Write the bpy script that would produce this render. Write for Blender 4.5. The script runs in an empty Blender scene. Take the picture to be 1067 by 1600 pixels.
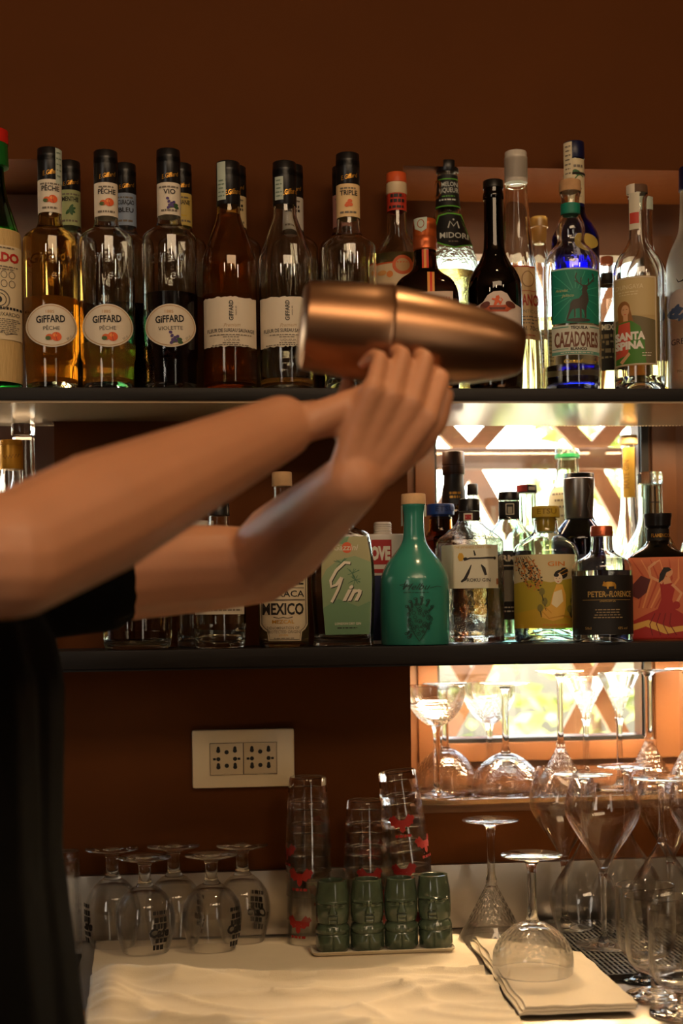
import bpy, bmesh, math, random
from math import sin, cos, pi, radians, asin, atan2, sqrt
from mathutils import Vector, Matrix, noise
from mathutils.geometry import tessellate_polygon
random.seed(7)
SC = bpy.context.scene
COL = SC.collection
# ---------------------------------------------------------------- camera
F = 2222.0; CX = 533.5; HY = 960.0           # focal length (px of a 1067x1600 frame), optical axis column, horizon row
ZC = 1.35
YAW, ROLL = radians(5.7), radians(0.8)
_f = Vector((sin(YAW), cos(YAW), 0)); _r = Vector((cos(YAW), -sin(YAW), 0)); _u = Vector((0, 0, 1))
RIGHT = _r * cos(ROLL) - _u * sin(ROLL)
UP = _u * cos(ROLL) + _r * sin(ROLL)
CAM = Vector((0, 0, ZC))
cd = bpy.data.cameras.new('camera'); cam = bpy.data.objects.new('camera', cd); COL.objects.link(cam)
cd.sensor_fit = 'VERTICAL'; cd.sensor_height = 36.0; cd.sensor_width = 24.0
cd.lens = F * 36 / 1600; cd.shift_y = (HY - 800) / 1600; cd.clip_start = 0.05
cd.dof.use_dof = True; cd.dof.focus_distance = 1.87; cd.dof.aperture_fstop = 3.5
M = Matrix((RIGHT, UP, -_f)).transposed().to_4x4(); M.translation = CAM; cam.matrix_world = M
SC.camera = cam
def ray(px, py): return (_f + RIGHT * ((px - CX) / F) + UP * ((HY - py) / F))
def at(px, py, Y):
    d = ray(px, py); return CAM + d * (Y / d.y)
def at_z(px, py, z):
    d = ray(px, py); return CAM + d * ((z - ZC) / d.z)
def proj(p):
    q = Vector(p) - CAM; d = q.dot(_f); return CX + F * q.dot(RIGHT) / d, HY - F * q.dot(UP) / d, d
# ---------------------------------------------------------------- world, sun, lamps, exposure
SC.view_settings.view_transform = 'Standard'; SC.view_settings.look = 'None'
SC.view_settings.gamma = 1.0; SC.view_settings.use_curve_mapping = False
SC.view_settings.exposure = 0.0
cy = SC.cycles
cy.max_bounces = 20; cy.transmission_bounces = 18; cy.glossy_bounces = 8; cy.diffuse_bounces = 4; cy.transparent_max_bounces = 16
cy.sample_clamp_indirect = 6.0; cy.blur_glossy = 1.0; cy.use_denoising = True
W = bpy.data.worlds.new('sky'); SC.world = W; W.use_nodes = True
_n = W.node_tree.nodes; _bg = _n['Background']
_sky = _n.new('ShaderNodeTexSky'); _sky.sky_type = 'NISHITA'; _sky.sun_disc = False
_sky.sun_elevation = radians(38); _sky.sun_rotation = radians(200); _sky.dust_density = 4.0
_tint = _n.new('ShaderNodeVectorMath'); _tint.operation = 'MULTIPLY'; _tint.inputs[1].default_value = (1.0, .86, .68); W.node_tree.links.new(_sky.outputs[0], _tint.inputs[0]); W.node_tree.links.new(_tint.outputs[0], _bg.inputs[0]); _bg.inputs[1].default_value = 4.2
def lamp(name, kind, loc, target, energy, color, **kw):
    l = bpy.data.lights.new(name, kind); l.energy = energy; l.color = color
    for k, v in kw.items(): setattr(l, k, v)
    o = bpy.data.objects.new(name, l); COL.objects.link(o); o.location = loc
    o.rotation_euler = (Vector(target) - Vector(loc)).to_track_quat('-Z', 'Y').to_euler()
    return o
sun = lamp('sun', 'SUN', (0, 0, 8), (1.0, 4.2, 0), 22.0, (1.0, 0.93, 0.80), angle=radians(1.5))
key = lamp('assumed_ceiling_lamp', 'AREA', (0.35, -0.1, 2.62), (0.2, 2.0, 1.45), 17.0, (1.0, 0.70, 0.42), shape='RECTANGLE', size=1.4, size_y=0.5)  # unseen warm area lamp, assumed overhead as the main light
day = lamp('assumed_daylight_area', 'AREA', (-1.5, -0.9, 1.75), (0.3, 2.0, 1.2), 9.0, (1.0, 0.88, 0.74), shape='RECTANGLE', size=0.5, size_y=1.3)  # area lamp added for assumed daylight; the room has no side window
spot = lamp('counter_fill_spot', 'SPOT', (0.45, 1.42, 2.6), (0.30, 1.62, 0.9), 23.0, (1.0, 0.69, 0.37), spot_size=radians(46), spot_blend=.8, shadow_soft_size=.06)  # unseen spot added to brighten the counter front, clear of the wall
for _i, _p in enumerate(((-.55, .35, 2.25), (.25, .1, 2.3), (1.05, .45, 2.25))): lamp('assumed_overhead_bulb', 'POINT', _p, (0, 0, 0), 2.6, (1.0, .74, .46), shadow_soft_size=.035)  # unseen small bulbs, assumed overhead and added for sparkle on the glass
day2 = lamp('added_rear_area_light', 'AREA', (1.15, -1.3, 1.6), (0.2, 2.0, 1.2), 4.0, (1.0, 0.84, 0.66), shape='RECTANGLE', size=0.35, size_y=1.7)  # tall area light added in front of the plain front wall, no door behind it
# (the two warm light strips under the shelves are made with their strips further down)

# ---------------------------------------------------------------- materials
def lin(c):
    return tuple(((x / 255) / 12.92 if x / 255 <= 0.04045 else ((x / 255 + 0.055) / 1.055) ** 2.4) for x in c)
MATS = {}
def mat(name, rgb, rough=0.5, metal=0.0, trans=0.0, ior=1.45, bump=0.0, bscale=200, var=0.0, vscale=8, coat=0.0, stretch=None, emit=0, sss=0, spec=None):
    if name in MATS: return MATS[name]
    m = bpy.data.materials.new(name); m.use_nodes = True; nt = m.node_tree; b = nt.nodes['Principled BSDF']
    c = lin(rgb) + (1,)
    b.inputs['Base Color'].default_value = c; b.inputs['Roughness'].default_value = rough; b.inputs['Metallic'].default_value = metal
    b.inputs['Transmission Weight'].default_value = trans; b.inputs['IOR'].default_value = ior
    b.inputs['Coat Weight'].default_value = coat; b.inputs['Coat Roughness'].default_value = 0.08
    if spec is not None: b.inputs['Specular IOR Level'].default_value = spec
    if sss: b.inputs['Subsurface Weight'].default_value = sss; b.inputs['Subsurface Radius'].default_value = (.012, .005, .003); b.inputs['Subsurface Scale'].default_value = 1
    if emit: b.inputs['Emission Color'].default_value = c; b.inputs['Emission Strength'].default_value = emit
    if var or bump:
        tc = nt.nodes.new('ShaderNodeTexCoord'); mp = nt.nodes.new('ShaderNodeMapping')
        nt.links.new(tc.outputs['Object'], mp.inputs[0])
        if stretch: mp.inputs['Scale'].default_value = stretch
    if var:
        nz = nt.nodes.new('ShaderNodeTexNoise'); nz.inputs['Scale'].default_value = vscale; nz.inputs['Detail'].default_value = 6
        nt.links.new(mp.outputs[0], nz.inputs['Vector'])
        rp = nt.nodes.new('ShaderNodeMapRange'); rp.inputs['From Min'].default_value = .3; rp.inputs['From Max'].default_value = .7
        rp.inputs['To Min'].default_value = 1 - var; rp.inputs['To Max'].default_value = 1 + var
        nt.links.new(nz.outputs['Fac'], rp.inputs['Value'])
        mx = nt.nodes.new('ShaderNodeVectorMath'); mx.operation = 'SCALE'; mx.inputs[0].default_value = c[:3]
        nt.links.new(rp.outputs[0], mx.inputs['Scale']); nt.links.new(mx.outputs[0], b.inputs['Base Color'])
    if bump:
        nb = nt.nodes.new('ShaderNodeTexNoise'); nb.inputs['Scale'].default_value = bscale; nb.inputs['Detail'].default_value = 4
        nt.links.new(mp.outputs[0], nb.inputs['Vector'])
        bp = nt.nodes.new('ShaderNodeBump'); bp.inputs['Strength'].default_value = bump; bp.inputs['Distance'].default_value = 0.002
        nt.links.new(nb.outputs['Fac'], bp.inputs['Height']); nt.links.new(bp.outputs[0], b.inputs['Normal'])
    MATS[name] = m; return m
def glass(name, rgb=(255, 255, 255), rough=0.0, ior=1.45, bump=0, bscale=150): return mat(name, rgb, rough, 0, 1.0, ior, bump=bump, bscale=bscale)
def ink(rgb, rough=0.55, metal=0.0): return mat('ink_%02x%02x%02x%s' % (rgb + ('_foil' if metal else '',)), rgb, rough, metal)
BLACK = (14, 12, 11); WHITE = (235, 228, 214); GOLD = (205, 150, 60)
CLEAR = glass('clear_glass', (250, 250, 246)); STEMGLASS = glass('stemware_glass', (252, 251, 248), ior=1.42)
def thin_glass(name, mixin=0.0):                              # thin blown glass: the wall seen face on passes light straight, seen edge on it refracts; mixin adds refraction of thicker cut glass
    m = bpy.data.materials.new(name); m.use_nodes = True; nt = m.node_tree; nt.nodes.clear(); N = nt.nodes.new; L = nt.links.new
    o = N('ShaderNodeOutputMaterial'); mx = N('ShaderNodeMixShader'); t = N('ShaderNodeBsdfTransparent'); g = N('ShaderNodeBsdfGlossy'); lw = N('ShaderNodeLayerWeight'); pw = N('ShaderNodeMath'); pw.operation = 'POWER'; pw.inputs[1].default_value = 6.0; fr = N('ShaderNodeMath'); fr.operation = 'MULTIPLY_ADD'; fr.inputs[1].default_value = .9; fr.inputs[2].default_value = .045; lw.inputs[0].default_value = .5
    t.inputs[0].default_value = (.985, .98, .97, 1); g.inputs['Roughness'].default_value = .02; L(lw.outputs['Facing'], pw.inputs[0]); L(pw.outputs[0], fr.inputs[0])
    L(fr.outputs[0], mx.inputs[0]); L(t.outputs[0], mx.inputs[1]); L(g.outputs[0], mx.inputs[2]); out = mx
    gl = N('ShaderNodeBsdfGlass'); gl.inputs['IOR'].default_value = 1.45; gl.inputs['Roughness'].default_value = 0.0; m2 = N('ShaderNodeMixShader'); mr = N('ShaderNodeMapRange')
    mr.inputs['From Min'].default_value = .42; mr.inputs['From Max'].default_value = .85; mr.inputs['To Min'].default_value = mixin; mr.inputs['To Max'].default_value = .95
    L(lw.outputs['Facing'], mr.inputs['Value']); L(mr.outputs[0], m2.inputs[0]); L(mx.outputs[0], m2.inputs[1]); L(gl.outputs[0], m2.inputs[2]); out = m2
    L(out.outputs[0], o.inputs[0]); MATS[name] = m; return m
THIN = thin_glass('thin_blown_glass', .02); CUTG = thin_glass('cut_glass', .24)
WALLP = mat('brown_wall_paint', (90, 47, 12), 0.75, spec=.18, bump=0.25, bscale=60, var=0.06, vscale=5)
WOODF = mat('orange_brown_wood', (104, 66, 38), 0.42, bump=0.15, bscale=30, var=0.10, vscale=14, stretch=(1, 1, .12))
SHELFM = mat('black_stained_wood', (25, 20, 17), 0.5, spec=.3, bump=0.5, bscale=40, var=0.35, vscale=30, stretch=(.12, 1, 1))
UNDERM = mat('pale_laminate', (196, 172, 140), 0.16, var=0.05, vscale=3)
STEEL = mat('brushed_steel', (176, 168, 156), 0.34, 1.0, bump=0.04, bscale=90, stretch=(.05, 1, 1))
CLOTHM = mat('white_linen', (226, 212, 186), 0.85, bump=0.25, bscale=900, var=0.04, vscale=9)
PLASTW = mat('ivory_plastic', (232, 214, 178), 0.28)
# ---------------------------------------------------------------- object helpers
def new_obj(name, me, parent=None):
    o = bpy.data.objects.new(name, me); COL.objects.link(o)
    if parent is not None: o.parent = parent
    return o
def mesh(name, verts, faces, mats, parent=None, fm=None, smooth=True, angle=38, recalc=True):
    me = bpy.data.meshes.new(name); me.from_pydata([tuple(v) for v in verts], [], faces)
    if not isinstance(mats, (list, tuple)): mats = [mats]
    for m in mats: me.materials.append(m)
    if fm:
        for p, i in zip(me.polygons, fm): p.material_index = i
    if recalc:
        bm = bmesh.new(); bm.from_mesh(me); bmesh.ops.recalc_face_normals(bm, faces=bm.faces); bm.to_mesh(me); bm.free()
    if smooth:
        me.polygons.foreach_set('use_smooth', [True] * len(me.polygons)); me.set_sharp_from_angle(angle=radians(angle))
    me.update(); return new_obj(name, me, parent)
def tag(o, label, cat, group=None, kind=None):
    if label: o['label'] = label
    if cat: o['category'] = cat
    if group: o['group'] = group
    if kind: o['kind'] = kind
    return o
def empty(name, loc, rz=0.0, label=None, cat=None, group=None, kind=None):
    o = bpy.data.objects.new(name, None); COL.objects.link(o); o.location = loc; o.rotation_euler = (0, 0, rz); o.empty_display_size = .05
    return tag(o, label, cat, group, kind)
def copy_tree(o, parent=None):
    c = o.copy(); COL.objects.link(c)
    if parent is not None: c.parent = parent
    for ch in list(o.children): copy_tree(ch, c)
    return c
class MB:                                                    # collects boxes, prisms and tubes into one mesh
    def __init__(s): s.v = []; s.f = []; s.m = []
    def add(s, v, f, m=0):
        k = len(s.v); s.v += [tuple(x) for x in v]; s.f += [tuple(i + k for i in q) for q in f]; s.m += [m] * len(f)
    def box(s, a, b, m=0, bev=0.0):
        bm = bmesh.new(); bmesh.ops.create_cube(bm, size=1)
        for v in bm.verts: v.co = Vector([a[i] + (b[i] - a[i]) * (v.co[i] + .5) for i in range(3)])
        if bev: bmesh.ops.bevel(bm, geom=bm.edges[:], offset=bev, segments=2, affect='EDGES', profile=.6)
        bm.verts.index_update(); s.add([v.co.copy() for v in bm.verts], [[v.index for v in f.verts] for f in bm.faces], m); bm.free()
    def prism(s, pts, y0, y1, m=0):                          # pts in x,z; extruded along y
        n = len(pts); tr = tessellate_polygon([[Vector((p[0], p[1], 0)) for p in pts]])
        v = [(p[0], y0, p[1]) for p in pts] + [(p[0], y1, p[1]) for p in pts]
        f = [tuple(t) for t in tr] + [tuple(i + n for i in t) for t in tr] + [(i, (i + 1) % n, (i + 1) % n + n, i + n) for i in range(n)]
        s.add(v, f, m)
    def tube(s, pts, r, m=0, n=10, caps=True):
        pts = [Vector(p) for p in pts]; rs = r if isinstance(r, (list, tuple)) else [r] * len(pts)
        v = []; f = []; ref = None
        for i, p in enumerate(pts):
            t = (pts[min(i + 1, len(pts) - 1)] - pts[max(i - 1, 0)]).normalized()
            if ref is None: ref = Vector((0, 0, 1)) if abs(t.z) < .9 else Vector((1, 0, 0))
            a = (ref - t * ref.dot(t)).normalized(); b = t.cross(a); ref = a
            v += [p + (a * cos(2 * pi * k / n) + b * sin(2 * pi * k / n)) * rs[i] for k in range(n)]
        for i in range(len(pts) - 1):
            f += [(i * n + k, i * n + (k + 1) % n, (i + 1) * n + (k + 1) % n, (i + 1) * n + k) for k in range(n)]
        if caps: f += [tuple(range(n)), tuple(range(len(v) - n, len(v)))]
        s.add(v, f, m)
    def build(s, name, mats, parent=None, smooth=True, angle=38): return mesh(name, s.v, s.f, mats, parent, s.m, smooth, angle)
def chaikin(p, it=2):
    for _ in range(it):
        q = [p[0]]
        for i in range(len(p) - 1):
            a, b = p[i], p[i + 1]
            if i > 0: q.append(tuple(a[k] * .75 + b[k] * .25 for k in range(len(a))))
            if i < len(p) - 2: q.append(tuple(a[k] * .25 + b[k] * .75 for k in range(len(a))))
        q.append(p[-1]); p = q
    return p
def lathe_vf(prof, n=40, rho=None, warp=None):               # prof: (r, z) list; rho(angle from -Y, r, z) scales the radius
    v = []; f = []; rings = []
    for r, z in prof:
        if r < 1e-6: rings.append([len(v)]); v.append((0, 0, z)); continue
        ring = []
        for k in range(n):
            a = 2 * pi * k / n; q = r * (rho(a, r, z) if rho else 1)
            if warp: q = warp(a, q, z)
            ring.append(len(v)); v.append((q * sin(a), -q * cos(a), z))
        rings.append(ring)
    for A, B in zip(rings[:-1], rings[1:]):
        if len(A) == 1 and len(B) == 1: continue
        for k in range(n):
            k2 = (k + 1) % n
            if len(A) == 1: f.append((A[0], B[k2], B[k]))
            elif len(B) == 1: f.append((A[k], A[k2], B[0]))
            else: f.append((A[k], A[k2], B[k2], B[k]))
    return v, f
# ---------------------------------------------------------------- printed art, traced in photo pixels and wrapped on the surface it is printed on
_TXT = {}
def text_mesh(t, bold=0.0, shear=0.0):
    k = (t, bold, shear)
    if k not in _TXT:
        cu = bpy.data.curves.new('txt', 'FONT'); cu.body = t; cu.size = 1; cu.offset = bold; cu.shear = shear; cu.resolution_u = 2; cu.fill_mode = 'FRONT'
        ob = bpy.data.objects.new('txt', cu); COL.objects.link(ob); dg = bpy.context.evaluated_depsgraph_get(); dg.update()
        me = bpy.data.meshes.new_from_object(ob.evaluated_get(dg))
        v = [(p.co.x, p.co.y) for p in me.vertices]; f = [tuple(p.vertices) for p in me.polygons]
        bpy.data.objects.remove(ob); bpy.data.curves.remove(cu); bpy.data.meshes.remove(me); _TXT[k] = (v, f)
    return _TXT[k]
class Art:
    def __init__(s): s.it = []
    def raw(s, v, f, m, L): s.it.append((v, f, m, L)); return s
    def poly(s, pts, m, L=1):
        tr = tessellate_polygon([[Vector((p[0], p[1], 0)) for p in pts]]); return s.raw(list(pts), [tuple(t) for t in tr], m, L)
    def rect(s, x0, y0, x1, y1, m, L=1): return s.poly([(x0, y0), (x1, y0), (x1, y1), (x0, y1)], m, L)
    def oval(s, cx, cy, rx, ry, m, L=1, n=28, rot=0):
        c, q = cos(rot), sin(rot)
        return s.poly([(cx + rx * cos(a) * c - ry * sin(a) * q, cy + rx * cos(a) * q + ry * sin(a) * c) for a in [2 * pi * i / n for i in range(n)]], m, L)
    def stroke(s, pts, w, m, L=2, closed=False, taper=False):
        n = len(pts); v = []; f = []
        for i, p in enumerate(pts):
            a = pts[i - 1] if (i or closed) else p; b = pts[(i + 1) % n] if (i < n - 1 or closed) else p
            dx, dy = b[0] - a[0], b[1] - a[1]; l = sqrt(dx * dx + dy * dy) or 1; h = w / 2 * (max(.15, sin(pi * (i + .3) / n)) if taper else 1)
            v += [(p[0] - dy / l * h, p[1] + dx / l * h), (p[0] + dy / l * h, p[1] - dx / l * h)]
        for i in range(n if closed else n - 1):
            j = (i + 1) % n; f.append((2 * i, 2 * i + 1, 2 * j + 1, 2 * j))
        return s.raw(v, f, m, L)
    def ring(s, cx, cy, rx, ry, w, m, L=2, n=36): return s.stroke([(cx + rx * cos(2 * pi * i / n), cy + ry * sin(2 * pi * i / n)) for i in range(n)], w, m, L, True)
    def frame(s, x0, y0, x1, y1, w, m, L=2):
        s.rect(x0, y0, x1, y0 + w, m, L); s.rect(x0, y1 - w, x1, y1, m, L); s.rect(x0, y0, x0 + w, y1, m, L); return s.rect(x1 - w, y0, x1, y1, m, L)
    def text(s, t, cx, by, h, m, L=3, w=None, bold=0.0, shear=0.0, rot=0.0):
        v, f = text_mesh(t, bold, shear)
        if not v: return s
        x0 = min(p[0] for p in v); x1 = max(p[0] for p in v); k = h / 0.70; kx = k if w is None else w / max(x1 - x0, 1e-6)
        mx = (x0 + x1) / 2; c, q = cos(rot), sin(rot)
        o = []
        for x, y in v:
            X = (x - mx) * kx; Yv = -y * k; o.append((cx + X * c - Yv * q, by + X * q + Yv * c))
        return s.raw(o, f, m, L)
    def fuzz(s, x0, x1, ys, m, h=1.5, L=3, rnd=None):          # lines of print too small to read
        R = rnd or random.Random(int(x0 * 7 + ys[0]))
        for y in ys:
            a = R.uniform(0, .12) * (x1 - x0); x = x0 + a
            while x < x1 - a:
                w = R.uniform(2, 7); s.rect(x, y, min(x + w, x1 - a), y + h, m, L); x += w + 1.3
        return s
    def put(s, name, mapf, parent, maxe=5.0, d0=0.0005, dl=0.00022):
        mats = []; V = []; Fc = []; FM = []
        for v, f, m, L in s.it:
            if m not in mats: mats.append(m)
            mi = mats.index(m)
            bm = bmesh.new(); vs = [bm.verts.new((p[0], p[1], 0)) for p in v]
            for q in f:
                try: bm.faces.new([vs[i] for i in q])
                except ValueError: pass
            bmesh.ops.triangulate(bm, faces=bm.faces[:])
            for _ in range(6):
                es = [e for e in bm.edges if e.calc_length() > maxe]
                if not es: break
                bmesh.ops.subdivide_edges(bm, edges=es, cuts=1); bmesh.ops.triangulate(bm, faces=[q for q in bm.faces if len(q.verts) > 3])
            bm.verts.index_update(); k = len(V)
            V += [mapf(p.co.x, p.co.y, d0 + L * dl) for p in bm.verts]
            Fc += [[p.index + k for p in q.verts] for q in bm.faces]; FM += [mi] * len(bm.faces); bm.free()
        o = mesh(name, V, Fc, mats, parent, FM, smooth=True, angle=60, recalc=False)
        return o
# ---------------------------------------------------------------- bottles
def superell(asp, n):
    def g(a):
        c, q = abs(sin(a)), abs(cos(a)) / asp
        return (c ** n + q ** n) ** (-1 / n)
    return g
def hexa(a):
    t = (a + pi / 6) % (pi / 3) - pi / 6
    return cos(pi / 6) / cos(t)
SINK = []
class Bottle:
    def __init__(s, name, label, cx, Y, zb, prof, gm, cat='bottle', group=None, liq=None, shape=None, t=.0028, tb=.007, n=44, it=2, wall_name='glass_body', solid=False, punt=0.0, rz=0.0):
        p = at(cx, 700 if zb > 1.5 else 1000, Y)
        for _ in range(3):                                   # settle on the column at the base row
            row = proj((p.x, Y, zb))[1]; p = at(cx, row, Y)
        s.X, s.Y, s.zb, s.cx = p.x, Y, zb, cx
        _, s.row, dep = proj((p.x, Y, zb)); s.s = dep / F
        s.root = empty(name, (p.x, Y, zb), -atan2(p.x, Y) + rz, label, cat, group)
        pr = [(max(h, 0) * s.s, max(0.0, (s.row - y) * s.s)) for y, h in prof]; pr[0] = (pr[0][0], 0.0)
        pr = [(pr[0][0] - .002, 0.0), (pr[0][0], .002)] + pr[1:]
        s.prof = pr = chaikin(pr, it)
        s.rmax = max(r for r, z in pr); s.rtop = pr[-1][0]; s.shape = shape; s.g = None
        if shape:
            g = shape
            def rho(a, r, z):
                b = min(1, max(0, (r - s.rtop * 1.15) / (s.rmax * .8 - s.rtop * 1.15))); b = b * b * (3 - 2 * b)
                return 1 - b + b * g(a)
            s.g = rho
        top = pr[-1][1]
        P = [(0, punt)] + ([(pr[0][0] * .45, punt * .75)] if punt else []) + pr
        if not solid:
            inn = [(max(r - t, .001), z) for r, z in pr if z > tb + t]
            P += [(pr[-1][0] - t, top)] + list(reversed(inn[:-1]))
            fl = inn[0][0]; P += [(fl * .8, tb + t * .3 + punt * .3), (fl * .4, tb + punt), (0, tb + punt * 1.05)]
        else: P += [(0, top)]
        v, f = lathe_vf(P, n, s.g)
        s.body = mesh(wall_name, v, f, gm, s.root, angle=45)
        if liq:
            lv, lm = liq; zl = max((s.row - lv) * s.s, tb + t + .006); o = .0004
            q = [(s.rad(tb + t + .0004) - t + o, tb + t + .0004)] + [(max(r - t + o, .001), z) for r, z in pr if tb + t + .0006 < z < zl]
            rl = s.rad(zl) - t + o
            q = [(0, tb + punt * 1.05 + o * .5), (q[0][0] * .4, tb + punt + o * .5), (q[0][0] * .8, tb + t * .3 + punt * .3 + o * .5)] + q + [(rl, zl), (0, zl)]
            v, f = lathe_vf(q, n, s.g); mesh('liquid', v, f, lm, s.root, angle=45)
    def z(s, py): return (s.row - py) * s.s
    def rad(s, z):
        p = s.prof
        if z <= p[0][1]: return p[0][0]
        for (r0, z0), (r1, z1) in zip(p[:-1], p[1:]):
            if z0 <= z <= z1: return r0 + (r1 - r0) * ((z - z0) / max(z1 - z0, 1e-9))
        return p[-1][0]
    def part(s, name, prof, m, parent=None, n=36, it=1, shape=None, closed=True):  # solid of revolution, (py, half width) from the bottom up
        p = [(h * s.s, s.z(y)) for y, h in prof]
        if it: p = chaikin([p[0]] + p + [p[-1]], it) if it > 1 else p
        P = ([(0, p[0][1])] if closed else []) + p + ([(0, p[-1][1])] if closed else [])
        v, f = lathe_vf(P, n, (lambda a, r, z: shape(a)) if shape else None)
        return mesh(name, v, f, m, parent or s.root, angle=35)
    def cap(s, y0, y1, h0, h1, m, name='cap', ridges=False, parent=None, bands=()):
        b = min(1.2, (y0 - y1) * .12); p = [(y0, h0 - .4), (y0 - b * .5, h0)]
        for y in bands: p += [(y + 1.2, h0), (y + .6, h0 - .9), (y - .6, h0 - .9), (y - 1.2, h0)]
        p += [(y1 + b, h1), (y1 + b * .3, h1 - b * .4), (y1, h1 - b)]
        o = s.part(name, p, m, parent, n=72 if ridges else 36, it=0)
        if ridges:
            me = o.data
            for v in me.vertices:
                q = sqrt(v.co.x ** 2 + v.co.y ** 2)
                if q > h0 * s.s * .9:
                    k = round(atan2(v.co.x, -v.co.y) / (2 * pi / 72)) % 2
                    if k: v.co.x *= .955; v.co.y *= .955
        return o
    def sleeve(s, y0, y1, m, name='neck_label', d=.0006, R=None, parent=None):
        zs = [s.z(y0 + (y1 - y0) * i / 8) for i in range(9)]
        out = [((R * s.s if R else s.rad(z) + d), z) for z in zs]; P = out + [(r - .0004, z) for r, z in reversed(out)]; P.append(P[0])
        v, f = lathe_vf(P, 44, s.g if not R else None); return mesh(name, v, f, m, parent or s.root, angle=50)
    def map(s, R=None):
        def fn(px, py, d):
            z = s.z(py); r = (R * s.s if R else s.rad(max(z, 0))) + d; u = (px - s.cx) * s.s
            g = (lambda a: s.g(a, r, z)) if (s.g and not R) else (lambda a: 1.0)
            lo, hi = -1.45, 1.45
            for _ in range(24):
                m = (lo + hi) / 2
                if r * g(m) * sin(m) < u: lo = m
                else: hi = m
            q = r * g(lo); return (q * sin(lo), -q * cos(lo), z)
        return fn
    def art(s, name, a, R=None, parent=None, maxe=5.0, d0=.0005): return a.put(name, s.map(R), parent or s.root, maxe, d0)
# ================================================================ the room
YW, YB, YS = 2.02, 2.19, 1.84                                 # wall face, back of the recesses, front edge of the shelves
XA = at(640, 1000, YW).x; XB = at(1250, 1000, YW).x; XL = at(85, 700, YW).x; XL0 = -1.35
ZSILL = at(700, 1250, YW).z - .006; ZTOP = at(800, 262, YW).z
ZS1 = at(533, 606, YS).z; ZS1B = at(533, 629, YS).z           # upper shelf, top and underside
ZS2 = at(533, 1011, YS).z; ZS2B = at(533, 1043, YS).z         # middle shelf
ZC0 = at(700, 1448, YW).z                                     # counter top
def struct(o): o['kind'] = 'structure'; return o
w = MB()
w.box((-2.6, YW, 0), (2.6, YB, ZSILL - .012)); w.box((-2.6, YW, ZTOP), (2.6, YB, 2.75))
w.box((-2.6, YW, ZSILL - .012), (XL0, YB, ZTOP)); w.box((XL, YW, ZSILL - .012), (XA, YB, ZTOP)); w.box((XB, YW, ZSILL - .012), (2.6, YB, ZTOP))
struct(w.build('wall_back', WALLP, smooth=False))
for nm, a, b in (('wall_left', (-2.7, -1.8, 0), (-2.6, YB, 2.75)), ('wall_right', (2.6, -1.8, 0), (2.7, YB, 2.75)), ('wall_front', (-2.7, -1.9, 0), (2.7, -1.8, 2.75))):
    w = MB(); w.box(a, b); struct(w.build(nm, mat('room_paint', (150, 112, 78), .8), smooth=False))
w = MB(); w.box((-2.7, -1.9, -.1), (2.7, YB, 0)); struct(w.build('floor', mat('dark_floor', (70, 52, 38), .5, var=.2), smooth=False))
w = MB(); w.box((-2.7, -1.9, 2.75), (2.7, YB + .06, 2.85)); struct(w.build('ceiling', mat('ceiling_paint', (150, 118, 88), .9), smooth=False))
w = MB(); w.box((XA, YW - .002, ZSILL - .012), (XB, YB, ZSILL), bev=.001); struct(w.build('trim_1', WOODF))
w = MB(); w.box((XL0, YW - .002, ZSILL - .012), (XL, YB, ZSILL), bev=.001); struct(w.build('trim_2', WOODF))
PANE = bpy.data.materials.new('window_pane'); PANE.use_nodes = True
nt = PANE.node_tree; nt.nodes.clear(); _o = nt.nodes.new('ShaderNodeOutputMaterial'); _m = nt.nodes.new('ShaderNodeMixShader'); _t = nt.nodes.new('ShaderNodeBsdfTransparent'); _g = nt.nodes.new('ShaderNodeBsdfGlossy')
_g.inputs['Roughness'].default_value = .03; _m.inputs[0].default_value = .07; _t.inputs[0].default_value = (.97, .97, .95, 1)
nt.links.new(_t.outputs[0], _m.inputs[1]); nt.links.new(_g.outputs[0], _m.inputs[2]); nt.links.new(_m.outputs[0], _o.inputs[0])
def window(nm, x0, x1, px0, px1, pz0, pz1, seal):
    e = empty(nm, ((px0 + px1) / 2, YB, pz0), kind='structure'); off = Vector(e.location)
    def part(n, boxes, m, **k):
        b = MB()
        for p, q in boxes: b.box(Vector(p) - off, Vector(q) - off, **k)
        return struct(b.build(n, m, e))
    part('window_frame', [((x0, YB, ZSILL - .02), (px0, YB + .05, ZTOP + .02)), ((px1, YB, ZSILL - .02), (x1, YB + .05, ZTOP + .02)),
                          ((px0, YB, ZSILL - .02), (px1, YB + .05, pz0)), ((px0, YB, pz1), (px1, YB + .05, ZTOP + .02))], WOODF)
    # raised inner moulding of the sash
    g = .012
    part('window_sash', [((px0 - .035, YB - .010, pz0 - .035), (px0 - .004, YB, pz1 + .03)), ((px1 + g + .004, YB - .010, pz0 - .035), (px1 + .055, YB, pz1 + .03)),
                         ((px0 - .004, YB - .010, pz0 - .035), (px1 + g + .004, YB, pz0 - .006))], WOODF, bev=.002)
    part('window_seal', [((px1, YB - .004, pz0), (px1 + g, YB + .01, pz1)), ((px0, YB - .003, pz0 - .006), (px1, YB + .01, pz0)), ((px0 - .003, YB - .003, pz0), (px0, YB + .01, pz1))], mat('black_rubber_seal', (18, 15, 13), .5))
    part('window_pane', [((px0, YB + .02, pz0), (px1, YB + .024, pz1))], PANE)
P0 = at(684, 900, YB); P1 = at(1003, 900, YB); PZ1 = at(850, 398, YB).z; PZ0 = at(850, 1152, YB).z
window('window_1', XA - .03, XB + .03, P0.x, P1.x, PZ0, PZ1, True)
window('window_2', XL0 - .03, XL + .03, XL0 + .12, at(-25, 700, YB).x, PZ0, PZ1, True)
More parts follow.
